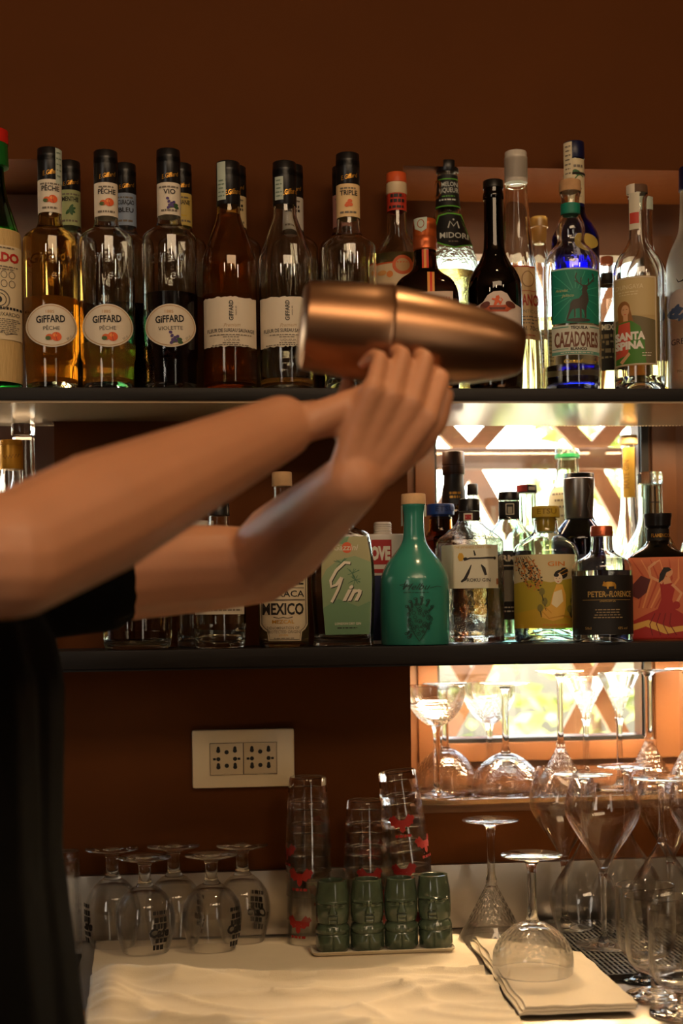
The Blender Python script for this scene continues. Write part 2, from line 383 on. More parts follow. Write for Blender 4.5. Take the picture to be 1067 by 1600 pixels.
# ---- outdoors: lattice and greenery
PLANKM = mat('glare_paled_lattice_wood', (206, 164, 130), .7, bump=.4, bscale=60, var=.15, vscale=20, stretch=(1, 1, 1))  # plank colour paled in place of outdoor glare and bloom
YL = 2.44
root = empty('garden_lattice', at(840, 1150, YL), 0, 'brown diagonal wooden lattice fence outside the back window', 'lattice'); off = root.location.copy()
node = at(735, 700, YL); pit = .2185; wd = .0145
def slat(p, d, l, dy):
    q0 = Vector((p[0], p[1])); d = Vector(d).normalized(); n = Vector((-d.y, d.x)) * wd; q1 = q0 + d * l
    b = MB(); b.prism([(q.x - off.x, q.y - off.z) for q in (q0 + n, q1 + n, q1 - n, q0 - n)], dy - .010, dy + .010); b.build('diagonal_slat', PLANKM, root)
for k in range(-6, 5):
    for sg in (-1, 1):
        x = node.x + pit * k
        slat((x, node.z - .012), (cos(radians(47)) * sg, sin(radians(47))), .60, .012 + .022 * (sg > 0))
        slat((x, node.z - .02), (cos(radians(61)) * sg, -sin(radians(61))), .62, .012 + .022 * (sg > 0))
for zz in (node.z - .022, node.z - .54, node.z + .39):
    b = MB(); b.box((-1.4 - off.x, -.034, zz - .018 - off.z), (1.9 - off.x, -.012, zz + .018 - off.z), bev=.004); b.build('cross_rail', PLANKM, root)
struct((lambda b: (b.box((-6, YB + .3, -.1), (6, 12, 0)), b.build('garden_ground', mat('pale_gravel', (206, 200, 180), .9, var=.1), smooth=False))[1])(MB()))
LEAFM = [mat('leaf_green_%d' % i, c, .6, var=.25, vscale=6) for i, c in enumerate([(128, 150, 70), (150, 165, 92), (104, 132, 62)])]
def bush(x, y, h, r, n, label, m):
    R = random.Random(int(x * 100 + y * 10)); e = empty('garden_bush', (x, y, 0), 0, label, 'bush')
    v = []; f = []
    for _ in range(n):
        a = R.uniform(0, 2 * pi); q = r * R.random() ** .5; zz = h * (.12 + .88 * R.random()); q *= (1 - (zz / h) ** 3 * .6)
        c = Vector((q * cos(a), q * sin(a), zz)); s = R.uniform(.03, .06)
        d = Vector((R.gauss(0, 1), R.gauss(0, 1), R.gauss(0, .6))).normalized(); t = d.cross(Vector((R.gauss(0, 1), R.gauss(0, 1), R.gauss(0, 1)))).normalized()
        k = len(v); v += [c - d * s, c + t * s * .45, c + d * s, c - t * s * .45]; f.append((k, k + 1, k + 2, k + 3))
    mesh('foliage', v, f, LEAFM[m], e, smooth=False, recalc=False)
    b = MB(); b.tube([(0, 0, 0), (.02, 0, h * .4), (0, .03, h * .8)], [.03, .022, .01]); b.build('trunk', mat('bark', (96, 74, 54), .9), e)
bush(.35, 3.3, 1.45, .36, 900, 'low green bush beyond the lattice, left of the window', 0)
bush(1.15, 4.1, 1.95, .40, 800, 'pale green bush beyond the lattice, behind the steel capped bottle', 1)
bush(2.05, 3.6, 1.55, .4, 800, 'dark green bush beyond the lattice, at the right of the window', 2)
# ---- shelves
def shelf(nm, z0, z1, label, deep, under=None):    # deep: how far the board reaches into the recesses
    e = empty(nm, (0, YS, z0), 0, label, 'shelf')
    b = MB(); b.box((-2.0, 0, .003), (2.0, YW - YS - .001, z1 - z0), bev=.0015)
    if deep: b.box((XA + .004, YW - YS - .001, .003), (XB - .004, deep - YS, z1 - z0)); b.box((XL0 + .004, YW - YS - .001, .003), (XL - .004, deep - YS, z1 - z0))
    b.build('board', SHELFM, e, angle=30)
    b = MB(); b.box((-2.0, .004, 0), (2.0, YW - YS - .001, .003)); b.box((XA + .004, YW - YS - .001, 0), (XB - .004, deep - YS, .003)); b.box((XL0 + .004, YW - YS - .001, 0), (XL - .004, deep - YS, .003)); b.build('underside_panel', under or SHELFM, e)
shelf('wall_shelf', ZS1B, ZS1, 'long black wooden shelf with pale shiny underside, carrying the upper row of bottles', 2.068, UNDERM)
shelf('wall_shelf', ZS2B, ZS2, 'long black wooden shelf above the power socket, carrying the lower row of bottles', 2.165)
# ---- light strips
BEADM = mat('warm_led_bead', (255, 206, 140), .4, emit=.9); CABLEM = mat('dark_cable', (30, 22, 18), .5); COPM = mat('copper_sleeve', (170, 104, 60), .35, .8)
def strip(x0, x1, y, z, label, n, sag, lit):
    e = empty('led_strip', (x0, y, z), 0, label, 'light strip')
    b = MB(); pts = []; rs = []
    for i in range(n * 2 + 1):
        t = i / (n * 2); pts.append((t * (x1 - x0), 0, -sag * 4 * t * (1 - t))); rs.append(.0021 if i % 2 else .0013)
    b.tube(pts, rs, n=8); b.build('bead_string', lit, e)
    b = MB(); b.tube([(t * (x1 - x0), -.004, .010 - (sag * 1.6 + .006) * 4 * t * (1 - t)) for t in [k / 20 for k in range(21)]], .0016, n=8); b.build('cable', CABLEM, e)
zst = at(850, 661, 2.078).z
strip(XA + .004, XB - .004, 2.078, zst, 'beaded light string hanging under the upper shelf across the bright window', 110, .003, BEADM)
strip(XL0 + .004, XL - .004, 2.078, at(40, 652, 2.078).z, 'copper coloured light string under the upper shelf at the left edge', 110, .001, COPM)
e = empty('led_strip', (XA + .01, 2.062, ZS2B), 0, 'warm light strip under the lower shelf over the stemmed glasses', 'light strip'); b = MB(); b.box((0, -.010, -.006), (XB - XA - .02, .010, -.0005), bev=.001); b.build('diffuser', mat('warm_led_diffuser', (255, 200, 128), .4, emit=100), e)
lamp('light_strip_lower', 'AREA', ((XA + XB) / 2, 2.062, ZS2B - .012), ((XA + XB) / 2, 2.062, ZS2B - .4), 12.0, (1.0, 0.74, 0.45), shape='RECTANGLE', size=XB - XA - .05, size_y=.03)
lamp('light_strip_upper', 'AREA', ((XA + XB) / 2, 2.10, ZS1B - .012), ((XA + XB) / 2, 2.12, ZS1B - .4), 1.0, (1.0, 0.66, 0.36), shape='RECTANGLE', size=XB - XA - .05, size_y=.02)
lamp('added_soffit_uplight', 'AREA', ((XA + XB) / 2, 2.135, ZS1B + .03), ((XA + XB) / 2, 2.10, ZTOP), 1.4, (1.0, 0.70, 0.40), shape='RECTANGLE', size=XB - XA - .05, size_y=.02)  # extra upward lamp added to light the soffit and bottle backs
lamp('light_strip_left', 'AREA', (XL - .2, 2.10, ZS1B - .012), (XL - .2, 2.0, ZS1B - .4), .05, (1.0, 0.66, 0.36), shape='RECTANGLE', size=.35, size_y=.02)
# ---- counter
e = empty('back_bar_counter', (0, 1.47, 0), 0, 'steel back bar counter with upstand under the power socket', 'counter')
b = MB(); b.box((-2.0, 0, ZC0 - .03), (2.2, YW - 1.471, ZC0), bev=.002); b.build('worktop', STEEL, e)
b = MB(); b.box((-2.0, .03, .08), (2.2, YW - 1.475, ZC0 - .031)); b.build('cabinet', mat('dark_cabinet', (44, 34, 28), .5), e)
b = MB(); b.box((-2.0, YW - 1.471 - .012, ZC0 + .0005), (2.2, YW - 1.471, at(700, 1351, YW - .012).z), bev=.002); b.build('upstand', STEEL, e)
# ---- glass shelf in the recess
GEDGE = glass('greenish_glass', (214, 232, 216), ior=1.5)
b = MB(); b.box((XA + .012, YW - .012, ZSILL + .0005), (XB - .01, YB - .014, ZSILL + .0075), bev=.0006)
tag(b.build('glass_shelf', GEDGE), 'thin glass shelf with greenish edge under the upturned cocktail glasses', 'shelf')
ZG = ZSILL + .0080
# ---- power socket
def flat(Y):
    return lambda px, py, d: tuple(at(px, py, Y) + Vector((0, -d, 0)))
pc = at(380, 1184, YW); e = empty('power_socket', pc, 0, 'ivory double power socket plate on the brown wall', 'power socket'); o0 = Vector(pc)
pw, ph = .0722, .0412
b = MB(); b.box((-pw, -.010, -ph), (pw, -.0005, ph), bev=.004); b.build('cover_plate', PLASTW, e)
b = MB()
for dx in (-1, 1):
    x = dx * .0236; b.box((x - .0232, -.0128, -.0222), (x + .0232, -.0095, .0222), 0, bev=.0012)
mods = []
for dx in (-1, 1):
    b = MB(); x = dx * .0236; b.box((x - .0232, -.0122, -.0222), (x + .0232, -.0095, .0222), bev=.0012); b.box((x - .004, -.0132, -.0228), (x + .004, -.0115, -.0205), bev=.0006)
    so = b.build('socket_outlet', mat('socket_ivory', (205, 186, 152), .35), e)
    a = Art(); K = ink((12, 8, 6)); R_ = .0029
    for hx in (-1, 1):
        for hz in (-1, 0, 1):
            cx_, cz_ = x + hx * .0117, hz * .0115
            a.oval(cx_, cz_, R_, R_, K, 1)
            if hz: a.oval(cx_, cz_ + .0030, R_ * .8, R_ * 1.1, K, 1.2)
            else: a.rect(cx_ + hx * .0035, cz_ - .0016, cx_ + hx * .0075, cz_ + .0016, K, 1)
    for hz in (-1, 1): a.oval(x, hz * .0095, R_ * 1.05, R_ * 1.05, K, 1)
    a.frame(x - .0236, -.0226, x + .0236, .0226, .0005, ink((60, 40, 26)), 1)
    a.put('pin_holes', lambda px, py, d: (px, -.0122 - d, py), so, 1.0, .0001, .0001)
# ================================================================ upper shelf of bottles
Z1 = ZS1 + .0005
Y1, Y2, Y3 = 1.890, 1.9690, 2.034
CREAM = (226, 212, 188); PAPER = ink(CREAM, .6); INKK = ink((30, 24, 20)); GREYI = ink((120, 108, 92)); CAPK = mat('black_bottle_cap', (22, 19, 18), .32)
AMBER = mat('amber_liquor', (226, 162, 72), .05, trans=.72, ior=1.34); DAMBER = mat('deep_amber_liquor', (176, 100, 36), .05, trans=.8, ior=1.34); PALEG = mat('straw_liquor', (236, 216, 140), .03, trans=.9, ior=1.34)
VIOLET = mat('dark_violet_liquor', (20, 12, 24), .1, trans=.6, ior=1.34); CLEARL = glass('clear_liquor', (246, 246, 240), ior=1.34)
AMBGLASS = glass('amber_tinted_glass', (236, 206, 140)); BROWNG = glass('brown_glass', (92, 48, 16)); DARKG = glass('dark_brown_glass', (44, 24, 10)); BLUEG = glass('cobalt_glass', (22, 34, 168)); GREENG = glass('green_glass', (30, 132, 40)); TEALG = glass('teal_glass', (222, 238, 230))
STRIPM = mat('tax_strip_paper', (186, 196, 178), .7)
GI = ink(GOLD, .35, .7)
def peaches(a, x, y, k, L=3):
    a.oval(x - 5 * k, y + 1 * k, 5.6 * k, 4.6 * k, ink((214, 96, 34)), L); a.oval(x - 7 * k, y + 2.5 * k, 4 * k, 3 * k, ink((70, 96, 40)), L + .3)
    a.oval(x + 5 * k, y, 7.4 * k, 6.6 * k, ink((226, 92, 30)), L + .6); a.stroke([(x + 5 * k, y - 6 * k), (x + 4 * k, y - 1 * k), (x + 6 * k, y + 6 * k)], .8 * k, ink((160, 50, 20)), L + 1)
    a.oval(x + 3 * k, y - 2 * k, 3 * k, 2.4 * k, ink((240, 140, 60)), L + .9)
def violets(a, x, y, k, L=3):
    G = ink((52, 84, 44)); V = ink((70, 44, 110)); R = random.Random(3)
    for dx, dy in ((6, 6), (11, 4), (2, 7), (12, 8)): a.oval(x + dx * k, y + dy * k, 4 * k, 2.6 * k, G, L, 12, R.uniform(-.6, .6))
    for dx, dy in ((-2, -6), (0, -1), (4, 2), (1, 5), (8, 0), (-1, 9), (6, 6)): a.oval(x + dx * k, y + dy * k, 2.8 * k, 2.3 * k, V, L + .5, 10, R.uniform(-1, 1))
def mint(a, x, y, k, L=3):
    for r in (-1.0, -.3, .5, 1.1, 2.2): a.oval(x + 5 * k * cos(r), y + 5 * k * sin(r), 6 * k, 2.6 * k, ink((44, 92, 44)), L + .2 * r, 12, r)
def oranges(a, x, y, k, L=3):
    for dx, dy in ((0, 0), (4, 2), (-2, 3), (3, -4)): a.oval(x + dx * k, y + dy * k, 4 * k, 3 * k, ink((222, 96, 40)), L + dx * .1, 12)
def banana(a, x, y, k, L=3):
    a.stroke([(x - 8 * k, y - 6 * k), (x - 4 * k, y + 1 * k), (x + 3 * k, y + 5 * k), (x + 10 * k, y + 5 * k)], 3.4 * k, ink((214, 176, 50)), L, taper=True)
def tall_liqueur(label, cx, Y, top, cap_b, nl_b, sh, nl=CREAM, flavour=(), pic=None, liq=None, gm=CLEAR, oval=None, ccx=None, strip=None, group='tall liqueur bottles with oval labels', dy=0, blue=0):
    # tall round liqueur bottle with a black capsule and a paper neck label
    k = .93 if Y > Y1 + .05 else 1.0
    base = 604
    prof = [(base, 40 * k), (566, 40 * k), (561, 43 * k), (sh + 8, 43 * k), (sh - 4, 42 * k), (sh - 13, 31 * k), (sh - 19, 20 * k), (nl_b - 2, 17.3 * k), (top + 4, 17.3 * k)]
    b = Bottle('liqueur_bottle', label, cx, Y, Z1, prof, gm, group=group, liq=liq, punt=.012)
    b.cap(cap_b, top, 18.6 * k, 18.3 * k, CAPK, 'cap', bands=(top + 12, top + 20))
    s = b.sleeve(cap_b, nl_b, ink(nl, .6), R=18.5 * k)
    a = Art(); x = cx; y0 = cap_b
    a.text('E.Giffard', x + 3, cap_b - 8, 7 * k, GI, 2, w=27 * k, shear=.35, rot=-.22, bold=.004)
    b.art('gold_script', a, R=18.7 * k, d0=.0002)
    a = Art(); a.fuzz(x - 15, x + 15, (y0 + 6,), GREYI, 2.4)
    if not flavour: a.fuzz(x - 12, x + 13, (y0 + 14, y0 + 20), INKK, 4)
    for i, t in enumerate(flavour): a.text(t, x + 1, y0 + 18 + i * 12, 7.5 * k, INKK, 2, w=min(27, 6.2 * len(t)) * k, bold=.02)
    if pic: pic(a, x, y0 + 31, .95 * k)
    a.fuzz(x - 15, x + 15, (nl_b - 8,), GREYI, 3)
    a.put('neck_print', b.map(18.6 * k), s, 4, .0002)
    if oval:
        w, lab = oval; o = Art(); oy = 517
        o.oval(cx, oy, 39, 33, PAPER, 0, 48); a2 = Art()
        lb = b.art('oval_label', o)
        a2.ring(cx, oy, 36.5, 30.5, .9, ink((190, 150, 96)), 1)
        a2.text('1885', cx - 2, oy - 19, 4.6, ink((196, 150, 90)), 1, w=13)
        a2.text('GiFFARD', cx - 1, oy - 5, 10.5, INKK, 1, w=44, bold=.03, rot=-.05)
        a2.text(lab, cx, oy + 7, 6, INKK, 1, w=4.2 * len(lab) + 4, rot=-.04)
        w(a2, cx + 2, oy + 17, 1.05, 2)
        a2.text('20 cl', cx + 27, oy + 18, 3, GREYI, 1, w=9, rot=-.7)
        a2.put('label_print', b.map(), lb, 5, .0008)
        e = Art(); e.text('Giffard', cx - 2, 418, 15, gm, 1, w=58, shear=.35, rot=-.12, bold=.02)
        e.text('1885', cx + 12, 444, 10, gm, 1, w=34); e.put('embossed_script', b.map(), b.root, 4, .0001, .0006)
    if strip is not None:
        st = Art(); st.rect(cx + strip - 5, top + 2, cx + strip + 5, cap_b + 6, STRIPM, 0); st.fuzz(cx + strip - 4, cx + strip + 4, range(int(top + 8), int(cap_b), 9), ink((120, 140, 120)), 2)
        b.art('tax_strip', st, R=19.1 * k)
    return b
tall_liqueur('tall bottle half full of gold liqueur with oval peach label, beside the green bottle', 82, Y1, 234, 285, 336, 376, flavour=('PÊCHE',), pic=peaches, liq=(470, AMBER), gm=AMBGLASS, oval=(peaches, 'PÊCHE'), strip=14.5)
tall_liqueur('tall clear bottle with oval peach label and little gold liqueur left', 170, Y1, 238, 290, 342, 376, flavour=('PÊCHE',), pic=peaches, liq=(540, AMBER), oval=(peaches, 'PÊCHE'))
tall_liqueur('tall bottle half full of black violet liqueur with a purple flower on its oval label', 268, Y1, 236, 290, 340, 374, flavour=('VIO',), pic=violets, liq=(463, VIOLET), oval=(violets, 'VIOLETTE'))
tall_liqueur('tall clear bottle with orange fruit on a cream neck label, behind the raised shaker', 548, Y1, 242, 292, 343, 388, nl=(232, 196, 140), flavour=('TRIPLE',), pic=oranges, liq=(520, CLEARL))
tall_liqueur('black capped bottle with green mint neck label, behind the leftmost peach bottle', 113, Y2, 254, 301, 356, 384, nl=(176, 184, 130), flavour=('MENTHE',), pic=mint, liq=(480, glass('mint_liquor', (60, 120, 60), ior=1.34)), group='back row liqueur bottles')
tall_liqueur('black capped bottle with pale blue neck label, behind the second peach bottle', 200, Y2, 258, 306, 356, 386, nl=(150, 166, 190), flavour=('CURAÇAO', 'BLEU'), liq=(480, VIOLET), group='back row liqueur bottles')
tall_liqueur('black capped bottle with yellow banana neck label, behind the violet bottle', 287, Y2, 258, 306, 356, 386, nl=(212, 184, 96), flavour=('BANANE',), pic=banana, liq=(470, AMBER), group='back row liqueur bottles')
tall_liqueur('black capped bottle with pale yellow neck label, behind the full elderflower bottle', 372, Y2, 262, 310, 358, 388, nl=(214, 190, 140), liq=(470, AMBER), group='back row liqueur bottles')
tall_liqueur('black capped bottle with white neck label, behind the emptier elderflower bottle', 461, Y2, 260, 312, 362, 388, nl=(206, 196, 180), liq=(470, CLEARL), group='back row liqueur bottles')
tall_liqueur('black capped bottle with dull pink neck label, just left of the orange fruit neck label', 541, Y2, 262, 308, 358, 388, nl=(178, 120, 104), liq=(470, DAMBER), group='back row liqueur bottles')
def elder(label, cx, liq, gm, sx):
    prof = [(604, 40), (598, 42.3), (412, 42.6), (403, 41), (374, 31), (345, 20), (335, 17.8), (262, 17)]
    b = Bottle('liqueur_bottle', label, cx, Y1, Z1, prof, gm, group='elderflower liqueur bottles', liq=liq)
    b.cap(323, 255, 18.6, 18.2, CAPK, bands=(268, 277))
    a = Art(); a.text('E.Giffard', cx + 8, 308, 8, GI, 2, w=26, shear=.35, rot=-.22, bold=.02); b.art('gold_script', a, R=18.7, d0=.0002)
    R = random.Random(cx); p = [(cx - 40.5 + i * 3, 473 + R.uniform(-1.2, 1.2)) for i in range(28)] + [(cx + 40.5 - i * 3, 549 + R.uniform(-1.2, 1.2)) for i in range(28)]
    o = Art(); o.poly(p, PAPER, 0); lb = b.art('torn_edge_label', o)
    a = Art(); a.text('GIFFARD', cx + 5, 494, 6.5, INKK, 1, w=31, bold=.02, rot=-pi / 2); a.text('MAISON 1885', cx + 10.5, 494, 2.4, GREYI, 1, w=14, rot=-pi / 2)
    a.text('Premium', cx + 3, 519, 6, ink((190, 160, 120)), 1, w=26, shear=.4, rot=-.06)
    a.text('FLEUR DE SUREAU SAUVAGE', cx + 1, 527, 5.4, INKK, 1, w=72, bold=.012)
    a.fuzz(cx - 33, cx + 34, (530.5,), GREYI, 1.4); a.fuzz(cx - 14, cx + 16, (534,), GREYI, 1.2); a.text('LIQUEUR', cx + 3, 541, 3.6, GREYI, 1, w=24); a.fuzz(cx - 12, cx + 14, (543,), GREYI, 1.2); a.fuzz(cx - 36, cx + 36, (546,), GREYI, 1.3)
    a.put('label_print', b.map(), lb, 5, .0008)
    st = Art(); st.rect(cx + sx - 6, 258 if sx < -10 else 281, cx + sx + 7, 317, STRIPM, 0); st.fuzz(cx + sx - 5, cx + sx + 5, range(286, 312, 6), ink((120, 140, 120)), 2); b.art('tax_strip', st, R=19.0)
elder('tall bottle full of amber elderflower liqueur with torn edged white label', 361, (336, DAMBER), AMBGLASS, -11)
elder('nearly empty clear elderflower liqueur bottle with torn edged white label, behind the bartender\'s wrist', 449, (596, AMBER), CLEAR, -9)
# --- green bottle at the left edge, in a straw jacket
cx = -8
b = Bottle('maraschino_bottle', 'green bottle with red cap and straw jacket at the upper left edge', cx, Y1, Z1, [(604, 40), (596, 43), (400, 43.5), (372, 43), (350, 36), (300, 21), (262, 18), (216, 17)], GREENG, liq=(360, glass('green_liquor', (70, 150, 60), ior=1.34)))
b.cap(226, 205, 26, 26, mat('red_plastic_cap', (196, 34, 24), .35)); b.part('neck_foil', [(262, 26), (226, 25)], mat('green_foil', (24, 96, 34), .3))
s = b.sleeve(602, 366, mat('woven_straw', (206, 172, 112), .7, bump=.6, bscale=300, stretch=(1, 1, .15)), 'straw_jacket', d=.0012)
o = Art(); o.rect(cx - 43, 393, cx + 43, 538, ink((220, 200, 160)), 0); lb = b.art('paper_label', o, d0=.0024)
a = Art(); RED = ink((186, 38, 24)); a.text('LUXARDO', cx - 2, 418, 13.5, RED, 1, w=82, bold=.045)
a.fuzz(cx - 38, cx + 40, (396, 425, 429), GREYI, 2)
for x in range(-32, 40, 12):
    for y in (438, 452): a.ring(cx + x, y, 4.6, 5.4, 1.2, GREYI, 1, 14)
a.ring(cx + 8, 477, 16, 15, 2, GREYI, 1); a.ring(cx + 8, 477, 11, 10, 1.2, INKK, 1); a.oval(cx + 8, 477, 5, 5, INKK, 1)
for x in range(-36, 42, 5): a.rect(cx + x, 488, cx + x + 3.6, 492, INKK, 1)
a.text('GIROLAMO LUXARDO', cx, 502, 6, INKK, 1, w=78); a.fuzz(cx - 38, cx + 40, range(506, 530, 3), GREYI, 1.4); a.stroke([(cx + 4, 530), (cx + 14, 525), (cx + 18, 531), (cx + 34, 527)], 1, INKK, 2)
a.put('label_print', b.map(), lb, 5, .0028)
# --- clear bitter bottle with orange cap
cx = 624
b = Bottle('bitter_bottle', 'clear aperitif bottle with orange cap and red neck label', cx, Y2, Z1, [(600, 38), (590, 40), (412, 40), (398, 37), (386, 29), (372, 19), (360, 15.5), (290, 14.5)], CLEAR, liq=(402, PALEG))
b.cap(287, 271.5, 16, 15.4, mat('orange_cap', (212, 88, 40), .4)); b.part('cap_collar', [(305, 15), (303, 16.3), (288, 16), (287, 15)], mat('cream_plastic', (214, 190, 150), .4))
sl = b.sleeve(305, 332, ink((186, 52, 30)), R=15.4); a = Art(); a.fuzz(cx - 12, cx + 13, (307,), INKK, 5); a.fuzz(cx - 10, cx + 12, (315,), INKK, 5); a.fuzz(cx - 12, cx + 12, (325,), INKK, 4); a.put('neck_print', b.map(15.5), sl, 4, .0002)
o = Art(); o.rect(cx - 36, 420, cx + 36, 540, ink((222, 196, 156)), 0); o.rect(cx - 36, 418, cx + 36, 420.5, ink((206, 92, 40)), 1); o.oval(cx + 8, 423, 16, 15, ink((206, 92, 40)), .5); o.oval(cx + 8, 423, 11, 10, ink((196, 150, 96)), 1); lb = b.art('orange_arch_label', o)
a = Art(); a.oval(cx - 24, 434, 7, 4, ink((224, 160, 90)), 1); a.oval(cx - 12, 437, 5, 5, ink((230, 140, 70)), 1); a.put('label_print', b.map(), lb, 5, .0009)
# --- square orange liqueur bottle with striped ribbon
cx = 667
b = Bottle('orange_liqueur_bottle', 'squat dark amber bottle with orange sealed cap and red striped ribbon, behind the shaker', cx, Y1 - .004, Z1, [(604, 50), (598, 52), (478, 53), (458, 51), (440, 42), (428, 26), (418, 18.5), (392, 17.5), (352, 17)], BROWNG, liq=(436, DAMBER), shape=superell(.72, 5))
b.cap(372, 344, 18.2, 17.4, mat('orange_foil', (200, 96, 40), .35, .4), bands=(352, 360), ridges=True); b.part('copper_collar', [(393, 17.6), (391, 19), (384, 18.6), (382, 19.2), (374, 18.9), (372, 17.8)], mat('copper_foil', (184, 92, 48), .35, .6))
o = Art(); o.rect(662, 394, 672.5, 424, ink((206, 60, 34)), 0); o.rect(665, 394, 669, 424, ink((226, 150, 70)), 1); b.art('neck_ribbon', o)
o = Art(); o.rect(670, 431, 681, 464, ink((226, 150, 70)), 0); o.rect(674, 431, 677.5, 464, ink((206, 50, 30)), 1); b.art('shoulder_ribbon', o)
o = Art(); o.poly([(650, 345), (671, 344), (670, 362), (662, 367), (652, 361)], STRIPM, 0); o.ring(661, 354, 5, 6, 1.4, ink((160, 90, 60)), 1, 18); b.art('tax_strip', o, R=18.6)
o = Art(); o.rect(cx - 12, 464, cx + 42, 580, ink((196, 170, 148)), 0); lb = b.art('paper_label', o); a = Art()
a.text('COINTREAU', cx + 12, 482, 9, ink((176, 60, 36)), 1, w=50, bold=.03); a.fuzz(cx - 8, cx + 38, (490, 494, 500), GREYI, 2); a.put('label_print', b.map(), lb, 5, .0009)
# --- melon liqueur
cx = 704
b = Bottle('melon_liqueur_bottle', 'clear flared bottle with black cap and green edged black diamond label', cx, Y3, Z1, [(600, 44), (592, 46), (440, 47), (418, 47), (396, 41), (370, 31), (342, 22.5), (322, 18.5), (276, 15.5), (262, 15.5)], glass('frosty_clear_glass', (244, 248, 238), bump=.7, bscale=90), liq=(430, PALEG))
b.cap(271, 254, 17.6, 17.6, CAPK)
sl = b.sleeve(277, 328, ink((20, 20, 18)), d=.0004); a = Art(); GR = ink((96, 176, 50)); LG = ink((196, 200, 190))
a.rect(cx - 16, 283.5, cx + 16, 285, GR, 1); a.text('MELON', cx + 3, 296, 7, LG, 1, w=25, bold=.01); a.text('LIQUEUR', cx + 2, 305.5, 7.4, LG, 1, w=30, bold=.01); a.fuzz(cx - 12, cx + 14, (311,), GR, 1.5); a.fuzz(cx - 14, cx + 14, (316,), LG, 2.4); a.rect(cx - 19, 326.5, cx + 19, 328, GR, 1); a.put('neck_print', b.map(), sl, 4, .0008)
q = [(690, 343), (704, 340.5), (724, 341), (733, 360), (743, 386), (731, 391), (714, 396), (697, 391), (683, 384), (685, 362)]
mx, my = 713, 369; o = Art(); o.poly([(mx + (x - mx) * 1.06, my + (y - my) * 1.07) for x, y in q], GR, 0); o.poly(q, ink((16, 16, 15)), 1); lb = b.art('diamond_label', o)
a = Art(); a.stroke([(704, 364), (707, 353), (712.5, 361), (718, 353), (721, 364)], 2.2, LG, 2); a.oval(712.5, 350, 1.6, 1.6, LG, 2, 8); a.text('MIDORI', 713, 381, 9.5, LG, 2, w=44, bold=.012); a.fuzz(703, 722, (386,), GREYI, 2); a.put('label_print', b.map(), lb, 4, .0008)
o = Art(); o.ring(688, 299, 5.5, 13, 3.2, glass('clear_plastic_tag', (220, 226, 214)), 0, 20); b.art('hanging_tag', o, R=19.5)
# --- dark amber bottle with arched label and lion crest
cx = 775
b = Bottle('dark_liqueur_bottle', 'dark amber bottle with black cap and white arched label with an orange lion crest', cx, Y1 - .012, Z1, [(604, 41), (596, 42.5), (462, 43), (444, 42), (428, 36), (412, 25), (398, 18), (384, 15.6), (300, 15), (290, 15)], DARKG, liq=(412, DAMBER))
b.cap(295.5, 283, 16, 15.6, CAPK); b.part('neck_ring', [(313, 15.4), (311, 16.4), (304, 16.4), (302, 15.4)], DARKG)
q = [(cx - 40, 580), (cx - 40, 487), (cx - 26, 484), (cx - 18, 480), (cx - 11, 470), (cx - 2, 465), (cx + 10, 464), (cx + 19, 468), (cx + 25, 478), (cx + 31, 483), (cx + 40, 486), (cx + 40, 580)]
o = Art(); o.poly(q, ink((206, 186, 172), .6), 0); lb = b.art('arched_label', o); a = Art(); OR = ink((176, 76, 38)); DB = ink((96, 40, 24)); x0 = cx + 3
a.poly([(x0 - 26, 487), (x0 - 20, 483), (x0 - 10, 486), (x0 + 10, 486), (x0 + 22, 483), (x0 + 28, 487), (x0 + 16, 496), (x0 - 14, 496)], OR, 1); a.poly([(x0 - 12, 489), (x0 + 14, 489), (x0 + 12, 493), (x0 - 10, 493)], DB, 1.5)
a.oval(x0 - 18, 485, 8, 5, DB, 1.3, 16, -.4); a.oval(x0 + 21, 485, 8, 5, DB, 1.3, 16, .4)
a.poly([(x0 - 5, 486), (x0 - 3, 479), (x0 - 8, 477), (x0 - 7, 475), (x0 - 2, 476), (x0 - 1, 472), (x0 + 3, 471), (x0 + 5, 475), (x0 + 3, 478), (x0 + 8, 482), (x0 + 5, 486), (x0 + 2, 482), (x0 - 1, 486)], ink((206, 84, 34)), 2); a.stroke([(x0 + 6, 482), (x0 + 9, 478), (x0 + 6, 475)], 1.4, ink((206, 84, 34)), 2)
a.stroke([(cx - 22 + i * 4.2, 528 - i * .35 + (3.2 if i % 2 else -3.2)) for i in range(14)], 1.2, GREYI, 1); a.text('SELEZIONE', cx + 10, 563, 4, GREYI, 1, w=36); a.fuzz(cx - 30, cx + 30, (540, 545), GREYI, 1.5); a.put('label_print', b.map(), lb, 5, .0009)
